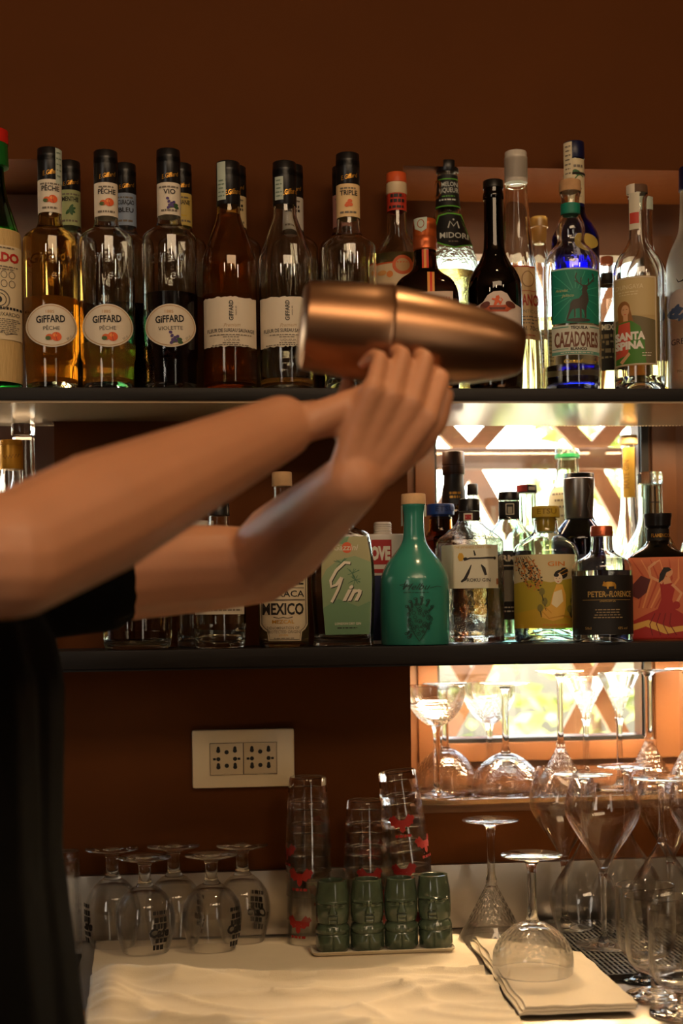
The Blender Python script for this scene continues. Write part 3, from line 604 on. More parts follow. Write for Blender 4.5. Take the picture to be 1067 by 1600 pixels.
# --- tall fluted bottle with white cap
cx = 811
def flute(a):
    return 1 + .035 * cos(12 * a)
b = Bottle('fluted_liqueur_bottle', 'very tall fluted clear bottle with white screw cap, right of the lion crest bottle', cx, Y2, Z1, [(600, 36), (594, 37), (540, 35.5), (416, 29), (400, 25), (330, 20), (292, 17)], CLEAR, liq=(520, PALEG), shape=flute, n=72)
b.cap(287, 238, 18, 17, mat('white_screw_cap', (206, 194, 176), .4), bands=(248, 256, 280))
o = Art(); o.poly([(cx - 27, 423), (cx + 27, 423), (cx + 33, 537), (cx - 33, 537)], ink((220, 186, 136)), 0); o.rect(cx - 27, 422, cx + 27, 424.5, ink((190, 70, 40)), 1); lb = b.art('paper_label', o, d0=.0016)
a = Art(); a.ring(cx + 16, 443, 9, 12, 1.6, ink((160, 120, 80)), 1); a.rect(cx - 24, 461, cx + 28, 462, ink((190, 70, 40)), 1); a.text('GALLIANO', cx + 5, 484, 17, ink((176, 56, 34)), 1, w=54, bold=.03); a.text('L AUTENTICO', cx + 8, 496, 5, GREYI, 1, w=44); a.fuzz(cx - 22, cx + 30, (501, 506, 511), GREYI, 1.6); a.text('42,3% vol. 70cl', cx + 6, 523, 7, INKK, 1, w=50); a.fuzz(cx - 24, cx + 30, (530,), ink((190, 70, 40)), 1.5); a.put('label_print', b.map(), lb, 4, .002)
# --- flask with glass stopper behind
cx = 846
b = Bottle('glass_stopper_bottle', 'slim clear bottle with round stopper coloured as if lit gold, left of the stag bottle', cx, Y3, Z1, [(600, 24), (594, 25), (430, 24), (412, 18), (396, 12), (380, 11)], CLEAR, liq=(500, PALEG), n=36)
b.part('stopper', [(382, 8), (377, 11), (362, 12), (357, 12.4), (356, 14), (342, 14), (340, 12.5)], mat('gold_lit_stopper', (214, 170, 96), .25, trans=.5)); o = Art(); o.rect(cx - 18, 520, cx + 18, 580, ink((220, 200, 160)), 0); lb = b.art('paper_label', o); a = Art(); a.fuzz(cx - 14, cx + 14, range(526, 574, 6), GREYI, 2.5); a.put('label_print', b.map(), lb, 4, .0008)  # gold of the stopper stands in for warm light on it
# --- stag tequila
cx = 895
b = Bottle('stag_tequila_bottle', 'clear bulb necked bottle with cork top and teal label showing a stag', cx, Y1 - .004, Z1, [(604, 42), (596, 43.5), (424, 44), (408, 43), (396, 36), (386, 26), (380, 21), (372, 21), (364, 23), (352, 22), (342, 17), (334, 14.5), (308, 14.2), (303, 16.5), (301, 16.5)], CLEAR, liq=(575, CLEARL), punt=.006)
b.cap(301, 283, 17.3, 16.6, mat('cork', (190, 146, 100), .8, bump=.4, bscale=200, var=.12, vscale=60), 'cork_stopper'); TEAL = ink((18, 122, 98)); b.sleeve(337, 320, TEAL, 'neck_band', R=15.2)
o = Art(); o.rect(cx - 31, 431, cx + 41, 513, TEAL, 0); o.rect(cx - 31, 431, cx - 29, 513, ink((14, 30, 26)), .5); o.rect(cx - 31, 428.5, cx + 41, 431, ink((180, 190, 170)), .5); lb = b.art('stag_label', o); a = Art(); LT = ink((60, 156, 126)); DT = ink((64, 56, 48))
for i in range(16):
    an = 2 * pi * i / 16; p = [(cx + 6 + 10 * cos(an), 470 + 10 * sin(an))]
    x2, y2 = cx + 6 + 60 * cos(an), 470 + 60 * sin(an); t = min([1] + [abs((L_ - p[0][0]) / (x2 - p[0][0])) for L_ in (cx - 28, cx + 40) if (x2 - p[0][0]) * (L_ - p[0][0]) > 0] + [abs((L_ - p[0][1]) / (y2 - p[0][1])) for L_ in (433, 511) if (y2 - p[0][1]) * (L_ - p[0][1]) > 0])
    a.stroke([p[0], (p[0][0] + (x2 - p[0][0]) * t * .96, p[0][1] + (y2 - p[0][1]) * t * .96)], 1.2, LT, .5)
a.text('Arandas', cx - 15, 465, 4.5, ink((190, 180, 120)), 1, w=19, shear=.3); a.text('Jalisco', cx - 6, 473, 4.5, ink((190, 180, 120)), 1, w=19, shear=.3)
dx = cx - 895
a.poly([(x + dx, y) for x, y in [(892, 490), (893, 483), (897, 478), (906, 476), (911, 470), (911, 462), (913, 455), (918, 455), (920, 460), (918, 464), (920, 470), (921, 479), (918, 487), (917, 494), (917, 506), (914.5, 506), (914, 494), (910, 492), (910, 506), (907.5, 506), (907, 491), (901, 492), (901, 505), (898.5, 505), (898.5, 492), (896, 493), (892, 500), (889, 508), (886.5, 507), (889, 499)]], DT, 1.5)
a.oval(905 + dx, 509, 18, 3, DT, 1.4); a.stroke([(913 + dx, 457), (905 + dx, 452), (901 + dx, 444), (903 + dx, 437)], 1.6, DT, 2); a.stroke([(904 + dx, 451), (900 + dx, 449)], 1.4, DT, 2); a.stroke([(909 + dx, 454), (910 + dx, 444)], 1.4, DT, 2); a.stroke([(918 + dx, 457), (925 + dx, 450), (929 + dx, 443), (927 + dx, 437)], 1.6, DT, 2); a.stroke([(926 + dx, 449), (930 + dx, 447)], 1.4, DT, 2); a.stroke([(921 + dx, 454), (921 + dx, 445)], 1.4, DT, 2)
a.put('stag_drawing', b.map(), lb, 5, .0008)
o = Art(); LP = ink((196, 196, 178)); o.rect(cx - 31, 516, cx + 41, 562, LP, 0); lb = b.art('name_label', o); a = Art(); TB = ink((96, 150, 130)); BR = ink((110, 66, 46))
a.text('TEQUILA', cx + 11, 522.5, 4.6, INKK, 1, w=26, bold=.03); a.rect(cx - 31, 518.5, cx - 5, 520, TB, 1); a.rect(cx + 27, 518.5, cx + 41, 520, TB, 1); a.text('CAZADORES', cx + 6, 549, 22, BR, 1, w=66, bold=.03); a.text('BLANCO', cx + 10, 555, 4.2, INKK, 1, w=25, bold=.03); a.rect(cx - 31, 552, cx - 6, 553.2, TB, 1); a.rect(cx - 31, 556.5, cx + 41, 561, TB, .8); a.fuzz(cx - 20, cx + 34, (558,), LP, 1.6); a.put('label_print', b.map(), lb, 5, .0008)
e = Art(); e.text('TEQUILA', cx + 8, 418, 10, CLEAR, 1, w=44, bold=.02); e.text('Cazadores', cx + 12, 574, 6, ink((214, 176, 80), .3, .6), 1, w=50, shear=.3); b.art('embossed_name', e, d0=.0002)
# --- cobalt bottle behind
cx = 902
b = Bottle('cobalt_tequila_bottle', 'cobalt blue bottle with cream neck strip, standing behind the stag bottle', cx, Y2, Z1, [(600, 36), (592, 37.5), (382, 37.5), (368, 36), (352, 27), (338, 17), (328, 15.5), (232, 14)], BLUEG, liq=(500, glass('blue_liquor', (120, 140, 230), ior=1.34)))
b.cap(250, 223.5, 16.4, 16, mat('navy_cap', (18, 22, 58), .35)); sl = b.sleeve(252, 326, ink((218, 200, 160)), R=15.6)
a = Art(); a.fuzz(cx - 2, cx + 14, (262,), GREYI, 4); a.oval(cx + 4, 274, 7, 4, ink((50, 96, 50)), 1, 14, .5); a.stroke([(cx + 1, 284), (cx + 8, 276), (cx + 14, 280)], 2, ink((50, 96, 50)), 1); a.fuzz(cx - 12, cx + 12, (292, 298, 304, 310), GREYI, 2); a.put('neck_print', b.map(15.7), sl, 4, .0002)
o = Art(); o.rect(cx - 16, 226, cx - 3, 282, ink((222, 206, 170)), 0); o.fuzz(cx - 14, cx - 5, range(232, 278, 7), GREYI, 2); b.art('tax_strip', o, R=16.8)
o = Art(); o.oval(cx + 18, 386, 17, 12, ink((200, 170, 80)), 0); b.art('oval_medal', o)
b.sleeve(594, 436, ink((206, 190, 150)), 'paper_label'); b.part('cord_bow', [(277, 15.8), (276, 17), (274, 17), (273, 15.8)], mat('dark_cord', (40, 28, 20), .8))
# --- small mezcal with black label
cx = 951
b = Bottle('mezcal_bottle', 'small bottle with copper cork and black label, behind the stag bottle\'s right side', cx, Y3, Z1, [(600, 29), (594, 30), (470, 30), (455, 24), (443, 12), (434, 9.5), (414, 9)], CLEAR, liq=(520, PALEG))
b.cap(414, 402, 10.5, 10, mat('terracotta_cork', (176, 96, 60), .7)); o = Art(); o.rect(cx - 29, 508, cx + 29, 584, INKK, 0); lb = b.art('black_label', o)
a = Art(); a.text('MEXICO', cx + 8, 521, 8, WHITE and ink(WHITE), 1, w=34, bold=.04); R = random.Random(5)
for y in (528, 538, 550, 562):
    x = cx - 24
    while x < cx + 22: wd_ = R.uniform(3, 9); a.rect(x, y, x + wd_, y + R.uniform(2, 7), ink((150, 134, 104)), 1); x += wd_ + 2
a.put('label_print', b.map(), lb, 5, .0008); b.sleeve(447, 428, INKK, 'neck_label')
# --- painted lady bottle
cx = 1000
b = Bottle('painted_label_bottle', 'clear round shouldered bottle with label of a long haired lady in green and red', cx, Y1 - .002, Z1, [(604, 38), (596, 39.5), (436, 40), (420, 39), (404, 33), (390, 22), (378, 15.5), (366, 14), (312, 13.6), (308, 16), (304, 16)], CLEAR, liq=(592, CLEARL), punt=.016)
b.cap(304, 291, 16.2, 15.8, mat('dark_cork', (96, 66, 44), .7), 'cork_stopper'); o = Art(); o.rect(cx - 17, 291, cx - 4, 305, ink(CREAM), 0); o.rect(cx - 13, 305, cx + 3, 362, ink((206, 196, 170)), 0); o.rect(cx - 12, 336, cx + 2, 353, ink((190, 62, 44)), 1); b.art('tax_strip', o, R=16.9)
o = Art(); o.rect(cx - 38, 440, cx + 27, 577, ink((186, 158, 104)), 0); lb = b.art('painted_label', o); a = Art()
a.rect(cx - 36, 443, cx + 25, 500, ink((196, 170, 116)), .3); a.poly([(cx - 36, 506), (cx - 10, 500), (cx + 6, 503), (cx + 25, 508), (cx + 25, 574), (cx - 36, 574)], ink((110, 96, 62)), .6)
a.text('DUNGAYA', cx - 14, 459, 7, ink((222, 206, 160)), 1, w=42); a.fuzz(cx - 34, cx + 2, (463, 467), ink((222, 206, 160)), 1.2)
HAIR = ink((150, 98, 46)); SK = ink((214, 164, 120)); GD = ink((74, 128, 42)); RD = ink((206, 84, 62))
a.oval(cx - 23, 490, 9.5, 13, HAIR, 1); a.poly([(cx - 32, 490), (cx - 31, 516), (cx - 20, 520), (cx - 8, 512), (cx - 14, 488)], HAIR, 1)
a.poly([(cx - 38, 518), (cx - 30, 510), (cx - 12, 508), (cx + 2, 518), (cx + 8, 540), (cx + 10, 574), (cx - 38, 574)], GD, 1.3); a.poly([(cx - 31, 512), (cx - 14, 510), (cx - 13, 536), (cx - 18, 560), (cx - 36, 566), (cx - 33, 530)], RD, 1.6); a.oval(cx - 21, 492, 6, 9, SK, 2); a.rect(cx - 24, 498, cx - 17, 508, SK, 1.9); a.poly([(cx - 30, 570), (cx - 16, 556), (cx - 14, 560), (cx - 26, 574)], SK, 2.2)
for ex in (-23.5, -18.5): a.rect(cx + ex - 1.2, 489.5, cx + ex + 1.2, 490.6, HAIR, 2.5)
a.rect(cx - 22.6, 497, cx - 19.6, 498, RD, 2.5)
a.text('SANTA', cx - 14, 537, 11, ink(WHITE), 3, w=46, bold=.06); a.text('SPINA', cx - 15, 551, 11, ink(WHITE), 3, w=44, bold=.06); a.fuzz(cx + 4, cx + 18, (558, 562), ink(CREAM), 1.2); a.frame(cx - 37, 441.5, cx + 25.5, 575.5, 1, ink(CREAM), 1)
a.put('painting', b.map(), lb, 5, .0008)
# --- bottle behind it
cx = 1012
b = Bottle('back_row_bottle', 'clear bottle with small black cap behind the painted lady bottle', cx, Y2, Z1, [(600, 34), (592, 36), (440, 36), (424, 33), (408, 24), (396, 14), (382, 11.5), (318, 11)], CLEAR, liq=(480, PALEG))
b.cap(325, 309, 12, 11.6, CAPK); o = Art(); o.rect(cx - 6, 310, cx + 12, 330, STRIPM, 0); b.art('tax_strip', o, R=12.4); o = Art(); o.rect(cx - 32, 470, cx + 34, 570, ink((212, 190, 130)), 0); b.art('paper_label', o)
# --- frosted vodka bottle at the right edge
cx = 1086
b = Bottle('frosted_vodka_bottle', 'frosted pale bottle with blue grey lettering at the right edge of the upper shelf', cx, Y1, Z1, [(604, 40), (596, 41.5), (420, 42), (404, 40), (388, 34), (372, 26), (360, 22), (340, 20), (300, 19)], glass('frosted_glass', (232, 226, 214), .35), liq=(460, CLEARL))
b.cap(299, 262, 21, 20, mat('navy_cap', (18, 22, 58), .35))
o = Art(); o.oval(cx - 22, 482, 17, 24, ink((168, 150, 140)), 0); o.stroke([(cx - 26, 441), (cx - 23, 447), (cx - 17, 446), (cx - 10, 438)], 2, INKK, 1, taper=True); R = random.Random(2)
for i in range(9): o.oval(cx - 26 + R.uniform(-8, 8), 492 + R.uniform(-10, 10), 8, 3.4, ink((62, 76, 104)), .3 + i * .05, 10, R.uniform(-1, 1))
b.art('goose_drawing', o); o = Art(); o.text('GREY GOOSE', cx - 2, 543, 9, ink((40, 50, 70)), 1, w=66); o.text('70cl', cx - 22, 586, 4, GREYI, 1, w=10); b.art('name_lettering', o)
# ================================================================ middle shelf of bottles
Z2 = ZS2 + .0005
B1, B2, B3 = 1.888, 1.965, 2.045; B4 = 2.115
CORK = mat('pale_cork', (206, 168, 124), .8, bump=.3, bscale=200, var=.1, vscale=60)
# --- teal gin bottle
cx = 649
b = Bottle('teal_gin_bottle', 'opaque teal green bottle with pale cork and a black drawing of a heart of flowers', cx, B1, Z2, [(1015, 51), (1008, 54.5), (912, 55), (896, 51), (879, 43), (864, 30), (850, 20), (838, 16.5), (806, 15.5), (796, 17), (791, 19), (788, 19)], mat('teal_glazed_glass', (48, 126, 110), .22, coat=.3), wall_name='body', solid=True)
b.cap(788.5, 772, 19.5, 19, CORK, 'cork_stopper'); a = Art(); T = ink((10, 44, 38)); R = random.Random(11)
a.stroke([(626, 915), (633, 914), (636, 909), (631, 922)], 1.1, T, 1); a.text('Helbu', 652, 922, 9.5, T, 1, w=42, shear=.55); a.stroke([(672, 920), (684, 917), (690, 918)], .9, T, 1); a.stroke([(630, 917), (645, 914.5)], .8, T, 1); a.fuzz(630, 672, (926,), T, .9)
H = ink((12, 58, 48))
a.poly([(640, 951), (646, 943), (655, 942), (664, 944), (672, 951), (673, 968), (668, 985), (661, 998), (655, 1001), (650, 996), (641, 986), (638, 970)], ink((20, 104, 86)), .6)
for _ in range(46):
    an = R.uniform(0, 2 * pi); q = R.random() ** .5; x = 655 + 18 * q * cos(an); y = 968 + 24 * q * sin(an); w_ = R.uniform(2, 5) * (1 - .3 * q)
    a.ring(x, y, w_, w_ * .85, .9, H, 1.2, 9)
    if R.random() < .5: a.oval(x, y, w_ * .4, w_ * .35, H, 1.3, 7)
for x0, y0, x1, y1 in ((645, 950, 641, 936), (651, 946, 650, 932), (658, 946, 660, 930), (666, 948, 671, 935), (670, 955, 678, 945), (642, 956, 635, 944), (640, 985, 634, 991), (643, 989, 638, 997)):
    a.stroke([(x0, y0), ((x0 + x1) / 2 + 1.5, (y0 + y1) / 2), (x1 * .7 + x0 * .3, y1 * .7 + y0 * .3)], 3.6, H, 1.4); a.ring(x1 * .7 + x0 * .3, y1 * .7 + y0 * .3, 2.8, 1.8, 1, H, 1.5, 8)
a.stroke([(641, 975), (648, 990), (655, 1001), (663, 990), (672, 972)], 1.4, H, 1.4); b.art('heart_print', a)
o = Art(); o.rect(627, 790, 632, 822, STRIPM, 0); o.rect(666, 790, 671, 808, STRIPM, 0); b.art('tax_strip', o, R=19.3)
# --- gazebo shaped gin bottle with green label
cx = 537
b = Bottle('square_gin_bottle', 'clear flat faced gin bottle with pale green script label, left of the teal bottle', cx, B1, Z2, [(1015, 47.5), (1008, 48), (998, 45.5), (985, 46), (940, 49), (900, 50), (862, 46.5), (838, 43), (832, 39), (827, 26), (823, 17.5), (797, 16.5), (795, 18), (789, 18), (787, 16.5), (758, 16)], glass('grey_clear_glass', (236, 236, 232)), shape=superell(.62, 9), liq=(848, CLEARL), it=1)
b.part('glass_stopper', [(790, 17), (786, 18.2), (762, 18), (757, 17)], glass('stopper_glass', (240, 240, 236), bump=.3, bscale=80))
o = Art(); o.poly([(507, 840), (575, 840), (580, 870), (582, 905), (580, 950), (577, 991), (509, 991), (506, 950), (504, 905), (505, 870)], ink((156, 152, 112)), 0); lb = b.art('green_label', o); a = Art()
a.poly([(504, 905), (512, 890), (530, 876), (556, 870), (581, 880), (582, 905), (580, 950), (577, 991), (509, 991), (506, 950)], ink((128, 150, 112)), .4); a.poly([(506, 950), (530, 936), (560, 948), (579, 940), (577, 991), (509, 991)], ink((104, 140, 104)), .6); a.poly([(526, 840), (548, 840), (542, 853), (530, 850)], ink((104, 140, 104)), .6)
a.oval(544, 857, 8, 8.5, ink((196, 84, 40)), 1); a.text('Gazzini', 542.5, 861, 9, ink((196, 190, 170)), 2, w=38, shear=.25, bold=.01)
PG = ink((70, 110, 84)); R = random.Random(4)
for c in ((552, 897), (535, 880), (556, 907)):
    for i in range(11):
        an = R.uniform(0, 2 * pi); a.stroke([c, (c[0] + R.uniform(7, 13) * cos(an), c[1] + R.uniform(6, 12) * sin(an))], .9, PG, 1)
for off_, cc, L in ((1.3, ink((40, 44, 36)), 2), (0, ink((214, 206, 188)), 2.6)):
    a.stroke([(549 + off_, 881 + off_), (540 + off_, 880 + off_), (527 + off_, 892 + off_), (518 + off_, 908 + off_), (519 + off_, 917 + off_), (527 + off_, 914 + off_), (535 + off_, 903 + off_)], 4.4, cc, L)
    a.stroke([(536 + off_, 903 + off_), (530 + off_, 920 + off_), (522 + off_, 936 + off_), (519 + off_, 941 + off_)], 4, cc, L)
    a.text('in', 551 + off_, 938 + off_, 24, cc, L, w=30, shear=.5, bold=.03)
a.text('LONDON DRY GIN', 544, 976, 3.6, ink((214, 206, 188)), 2, w=40, bold=.02); a.fuzz(524, 562, (980,), INKK, 1.6); a.put('label_print', b.map(), lb, 5, .0008)
# --- mezcal with cream label, upper part behind the arms
cx = 444
b = Bottle('oaxaca_mezcal_bottle', 'clear bottle with cream label in heavy black lettering, left of the pale green gin', cx, B1, Z2, [(1012, 37), (1004, 39.5), (866, 40), (850, 38), (836, 28), (822, 18), (808, 15), (752, 14.5)], CLEAR, liq=(905, mat('pale_mezcal', (226, 208, 138), .03, trans=.9, ior=1.34)), group=None)
b.cap(760, 738, 16, 15.6, CORK, 'cork_stopper')
o = Art(); o.poly([(407, 862), (481, 862), (481, 976), (477, 983), (472, 987), (470, 1001), (420, 1001), (418, 987), (412, 983), (407, 976)], ink((206, 190, 160)), 0); lb = b.art('cream_label', o); a = Art(); K = INKK
a.text('SAN', 452, 896, 17, K, 1, w=54, bold=.045); a.text('COSME', 448, 914, 12.5, K, 1, w=54, bold=.03); a.text('hecho en', 443, 921, 4, K, 1, w=20, shear=.3); a.rect(411, 919, 430, 920, K, 1); a.rect(457, 919, 476, 920, K, 1)
a.text('OAXACA', 443, 933, 9.5, K, 1, w=66, bold=.015); a.rect(410, 936.5, 477, 939, GREYI, 1); a.text('MEXICO', 443, 960, 17, K, 1, w=64, bold=.03); a.stroke([(428, 964), (436, 966), (443, 964.5), (450, 966), (458, 964)], 1, K, 1)
a.text('MEZCAL', 443, 974, 5.5, GI, 1, w=34, bold=.02); a.text('DENOMINATION OF', 443, 983, 4.4, GREYI, 1, w=50, bold=.01); a.text('PROTECTED ORIGIN', 443, 989, 4.4, GREYI, 1, w=50, bold=.01); a.text('JOVEN', 443, 993.5, 3, GI, 1, w=14); a.fuzz(428, 460, (996,), GREYI, 1.3)
a.stroke([(410, 866), (410, 975), (415, 981), (420, 985), (422, 999), (468, 999), (470, 985), (475, 981), (478.5, 975), (478.5, 866)], .8, K, 1); a.put('label_print', b.map(), lb, 5, .0008)
# --- hexagonal gin with the brush stroke label
cx = 736
b = Bottle('hexagonal_gin_bottle', 'clear six sided gin bottle with white brush stroke label, right of the teal bottle', cx, 1.945, Z2, [(1010, 50), (1003, 52.5), (848, 52.5), (842, 50), (832, 38), (822, 24), (812, 17.5), (800, 16)], glass('etched_clear_glass', (246, 248, 244), bump=.8, bscale=70), shape=hexa, n=48, it=1, liq=(918, CLEARL))
b.cap(799, 780, 16.8, 16.2, CAPK, ridges=False); o = Art(); o.rect(720, 800, 752, 815, ink((40, 30, 26)), 0); o.rect(727, 803, 741, 815, ink(CREAM), .8); o.rect(729, 805, 739, 813, ink((170, 40, 34)), 1.2); b.art('neck_label', o, R=17.8)
o = Art(); o.rect(692, 853, 779, 920, ink((206, 200, 178)), 0); lb = b.art('white_label', o); a = Art(); D = INKK
a.text('THE JAPANESE CRAFT GIN', 740, 859, 4, ink((190, 150, 60)), 1, w=56)
a.oval(722, 872, 5, 7, ink((196, 150, 40)), 1, 6); a.stroke([(727, 877), (736, 874), (752, 874), (774, 873)], 2.4, D, 1.4); a.oval(729, 875, 3.6, 2.6, D, 1.5, 8); a.oval(774, 873.5, 2, 2.6, D, 1.5, 8); a.stroke([(742, 862), (744, 870)], 3.4, D, 1.4, taper=True)
a.stroke([(738, 884), (733, 896), (728, 906), (722, 910)], 5, D, 1.4, taper=True); a.stroke([(753, 884), (757, 890), (760, 900)], 5.4, D, 1.4, taper=True); a.text('ROKU GIN', 749, 910, 5.4, D, 1, w=36, bold=.01); a.rect(776, 905, 779, 914, ink((150, 90, 50)), 1); a.put('label_print', b.map(), lb, 5, .0008)
# --- yellow capped gin with garden picture
cx = 855
b = Bottle('yellow_cap_gin_bottle', 'round clear gin bottle with yellow stopper and picture of a woman in a garden', cx, 1.943, Z2, [(1007, 49), (999, 51.5), (872, 52), (860, 51), (851, 46), (844, 36), (837, 25), (831, 19.5), (812, 18)], CLEAR, liq=(868, CLEARL), punt=.01)
YC = mat('mustard_stopper', (190, 160, 44), .42); b.cap(809, 791.5, 22, 21.5, YC, 'stopper'); b.part('stopper_plug', [(831, 13.5), (826, 14.5), (809, 15.2)], YC); a = Art(); a.text('ETSU', 857, 804, 8, ink((150, 122, 30)), 1, w=30, bold=.02); b.art('stopper_lettering', a, R=22)
o = Art(); o.rect(cx - 50, 868, cx + 44, 981, ink((200, 186, 146)), 0); lb = b.art('picture_label', o); a = Art(); OL = ink((170, 150, 44)); OR = ink((196, 120, 50))
a.poly([(cx - 50, 912), (cx - 20, 906), (cx + 6, 911), (cx + 44, 904), (cx + 44, 981), (cx - 50, 981)], OL, .4); a.poly([(cx - 50, 958), (cx - 10, 950), (cx + 44, 957), (cx + 44, 981), (cx - 50, 981)], ink((184, 150, 40)), .6)
R = random.Random(8)
for i in range(7):
    p = [(cx - 46 + i * 3, 870)]
    for k in range(6): p.append((p[-1][0] + R.uniform(1, 6), p[-1][1] + R.uniform(5, 11)))
    a.stroke(p, 1, ink((96, 70, 40)), 1)
    for q in p[1:]:
        for _ in range(4): a.oval(q[0] + R.uniform(-4, 4), q[1] + R.uniform(-4, 4), 1.5, 1.2, OR if R.random() < .6 else INKK, 1.3, 6)
a.text('GIN', cx + 15, 886, 7, ink((210, 130, 60), .35, .5), 1, w=26, bold=.02)
SK = ink((226, 206, 176)); HR = INKK
a.poly([(870, 914), (879, 914), (884, 930), (884, 948), (880, 966), (864, 970), (846, 964), (850, 952), (860, 946), (864, 930)], ink((222, 170, 70)), 1.5); a.poly([(866, 926), (878, 922), (880, 940), (870, 950), (862, 944)], ink((232, 214, 170)), 1.8)
a.oval(873, 905, 6.2, 8, SK, 2); a.oval(877, 899, 10, 7, HR, 1.9); a.oval(882, 894, 6, 5.4, HR, 2.1); a.oval(870, 900, 4, 3, HR, 2.2); a.stroke([(874, 897), (886, 890)], 1.2, GI, 2.4); a.stroke([(878, 900), (889, 895)], 1.2, GI, 2.4)
for ex in (870, 875): a.rect(ex - 1, 904.5, ex + 1, 905.3, HR, 2.4)
a.rect(871.5, 909.5, 873.8, 910.5, ink((170, 50, 40)), 2.4)
for x, y in ((848, 925), (852, 940), (845, 950), (895, 940), (890, 952), (893, 958)): a.oval(x, y, 4.5, 6, ink((120, 110, 50)), 1.4, 10); a.stroke([(x, y + 5), (x + 2, y + 14)], 1.4, INKK, 1.5)
a.stroke([(848, 955), (858, 966), (880, 962), (898, 968)], 1.6, GI, 2.3); a.stroke([(852, 948), (862, 958)], 1.2, GI, 2.3); a.fuzz(cx - 10, cx + 38, (975,), OR, 2); a.put('label_print', b.map(), lb, 5, .0008)
# --- black label small gin
cx = 942
b = Bottle('black_label_gin_bottle', 'small clear bottle with copper cap and black label carrying a golden boar', cx, 1.872, Z2, [(1011, 45), (1003, 47), (896, 47.5), (884, 46.5), (876, 41), (869, 28), (863, 19.5), (857, 17.5), (838, 16.5), (834, 18), (831, 18)], CLEAR, liq=(892, CLEARL), punt=.008)
b.cap(838, 822, 17.6, 17, mat('copper_cap', (190, 98, 66), .3, .6)); o = Art(); o.rect(cx - 46, 900, cx + 46.5, 991, ink((26, 22, 20)), 0); lb = b.art('black_label', o); a = Art(); LG = ink((196, 160, 90), .4, .4)
a.poly([(cx + x, 916 + y) for x, y in ((1, -3), (4, -5), (8, -6), (14, -6), (19, -4.5), (21, -1), (21, 5), (18.5, 5), (18, 1), (10, 1.5), (9.5, 5), (7.5, 5), (7, 1.5), (3, 1), (0, 0))], GI, 1); a.poly([(cx + 1, 912), (cx + 3, 909), (cx + 4.5, 912)], GI, 1)
a.text('PETER', cx - 6 - 2, 933, 8.5, LG, 1, w=28, bold=.02); a.text('in', cx + 8, 932, 4, LG, 1, w=5); a.text('FLORENCE', cx + 27, 933, 8.5, LG, 1, w=32, bold=.02) ; a.rect(cx - 30, 937.4, cx + 42, 938, LG, 1); a.text('LONDON DRY GIN', cx + 8, 941, 2.6, LG, 1, w=24)
a.fuzz(cx - 14, cx + 30, (952, 956, 960, 964), ink((150, 130, 96)), 1.4); a.text('50cl', cx - 22, 983, 4, LG, 1, w=9); a.text('43% vol', cx + 30, 983, 4, LG, 1, w=14); a.put('label_print', b.map(), lb, 5, .0008)
# --- dancer bottle
cx = 1030
b = Bottle('dancer_label_bottle', 'broad dark bottle with flared black stopper and red label of a dancing woman', cx, 1.930, Z2, [(1004, 48), (997, 50), (884, 51), (875, 49), (866, 40), (856, 26), (849, 18.5), (842, 16.5), (826, 16)], DARKG, shape=superell(.9, 7), liq=(880, mat('ruby_liquor', (110, 26, 18), .05, trans=.8, ior=1.34)))
b.part('stopper', [(826, 16.5), (822, 20), (812, 20.5), (806, 22), (803, 21.5)], CAPK); b.sleeve(846, 827, ink((24, 20, 18)), R=17.4); a = Art(); a.text('FLAMENCO', cx + 4, 840, 5.5, GI, 1, w=28, bold=.02); b.art('gold_lettering', a, R=17.7)
o = Art(); o.rect(cx - 46, 872, cx + 48, 1000, ink((206, 110, 70)), 0); lb = b.art('dancer_label', o); a = Art(); RD = ink((168, 40, 34)); SK = ink((222, 160, 116)); YL_ = ink((222, 170, 84))
for i in range(6): a.stroke([(cx - 40 + 14 * i, 875), (cx - 20 + 10 * i, 905), (cx + 6 * i - 30, 950)], 3.2, ink((226, 150, 96)) if i % 2 else ink((186, 80, 52)), .4, taper=True)
a.poly([(cx - 44, 972), (cx - 20, 960), (cx + 2, 950), (cx + 24, 952), (cx + 46, 966), (cx + 46, 998), (cx - 44, 998)], RD, .8); a.poly([(cx - 44, 976), (cx - 16, 968), (cx + 16, 980), (cx + 46, 976), (cx + 46, 984), (cx + 10, 990), (cx - 20, 978), (cx - 44, 986)], YL_, 1)
a.poly([(cx + 2, 912), (cx + 18, 906), (cx + 24, 922), (cx + 20, 938), (cx + 26, 956), (cx - 4, 958), (cx + 4, 936)], RD, 1.4); a.poly([(cx + 6, 904), (cx + 16, 902), (cx + 20, 912), (cx + 8, 914)], SK, 1.5); a.oval(cx + 16, 896, 5.4, 7, SK, 2, 16, .3); a.poly([(cx + 2, 898), (cx + 8, 888), (cx + 16, 888), (cx + 20, 892), (cx + 12, 896), (cx + 8, 906), (cx, 912)], INKK, 2.2)
a.stroke([(cx + 6, 912), (cx - 12, 902), (cx - 14, 888), (cx - 4, 880)], 4.2, SK, 1.8, taper=False); a.stroke([(cx - 4, 880), (cx + 2, 877)], 2, SK, 1.8); a.stroke([(cx + 20, 914), (cx + 34, 928), (cx + 26, 944)], 4.2, SK, 1.8)
a.poly([(cx - 40, 915), (cx - 26, 900), (cx - 12, 906), (cx - 18, 926), (cx - 30, 936), (cx - 42, 930)], ink((90, 30, 30)), 1.2); a.oval(cx + 26, 946, 6, 6, RD, 2, 12)
for k in range(4): a.stroke([(cx - 6 + k * 8, 958), (cx - 14 + k * 10, 975), (cx - 10 + k * 12, 992)], 1.4, ink((120, 24, 24)), 1.2)
a.put('label_print', b.map(), lb, 5, .0008)
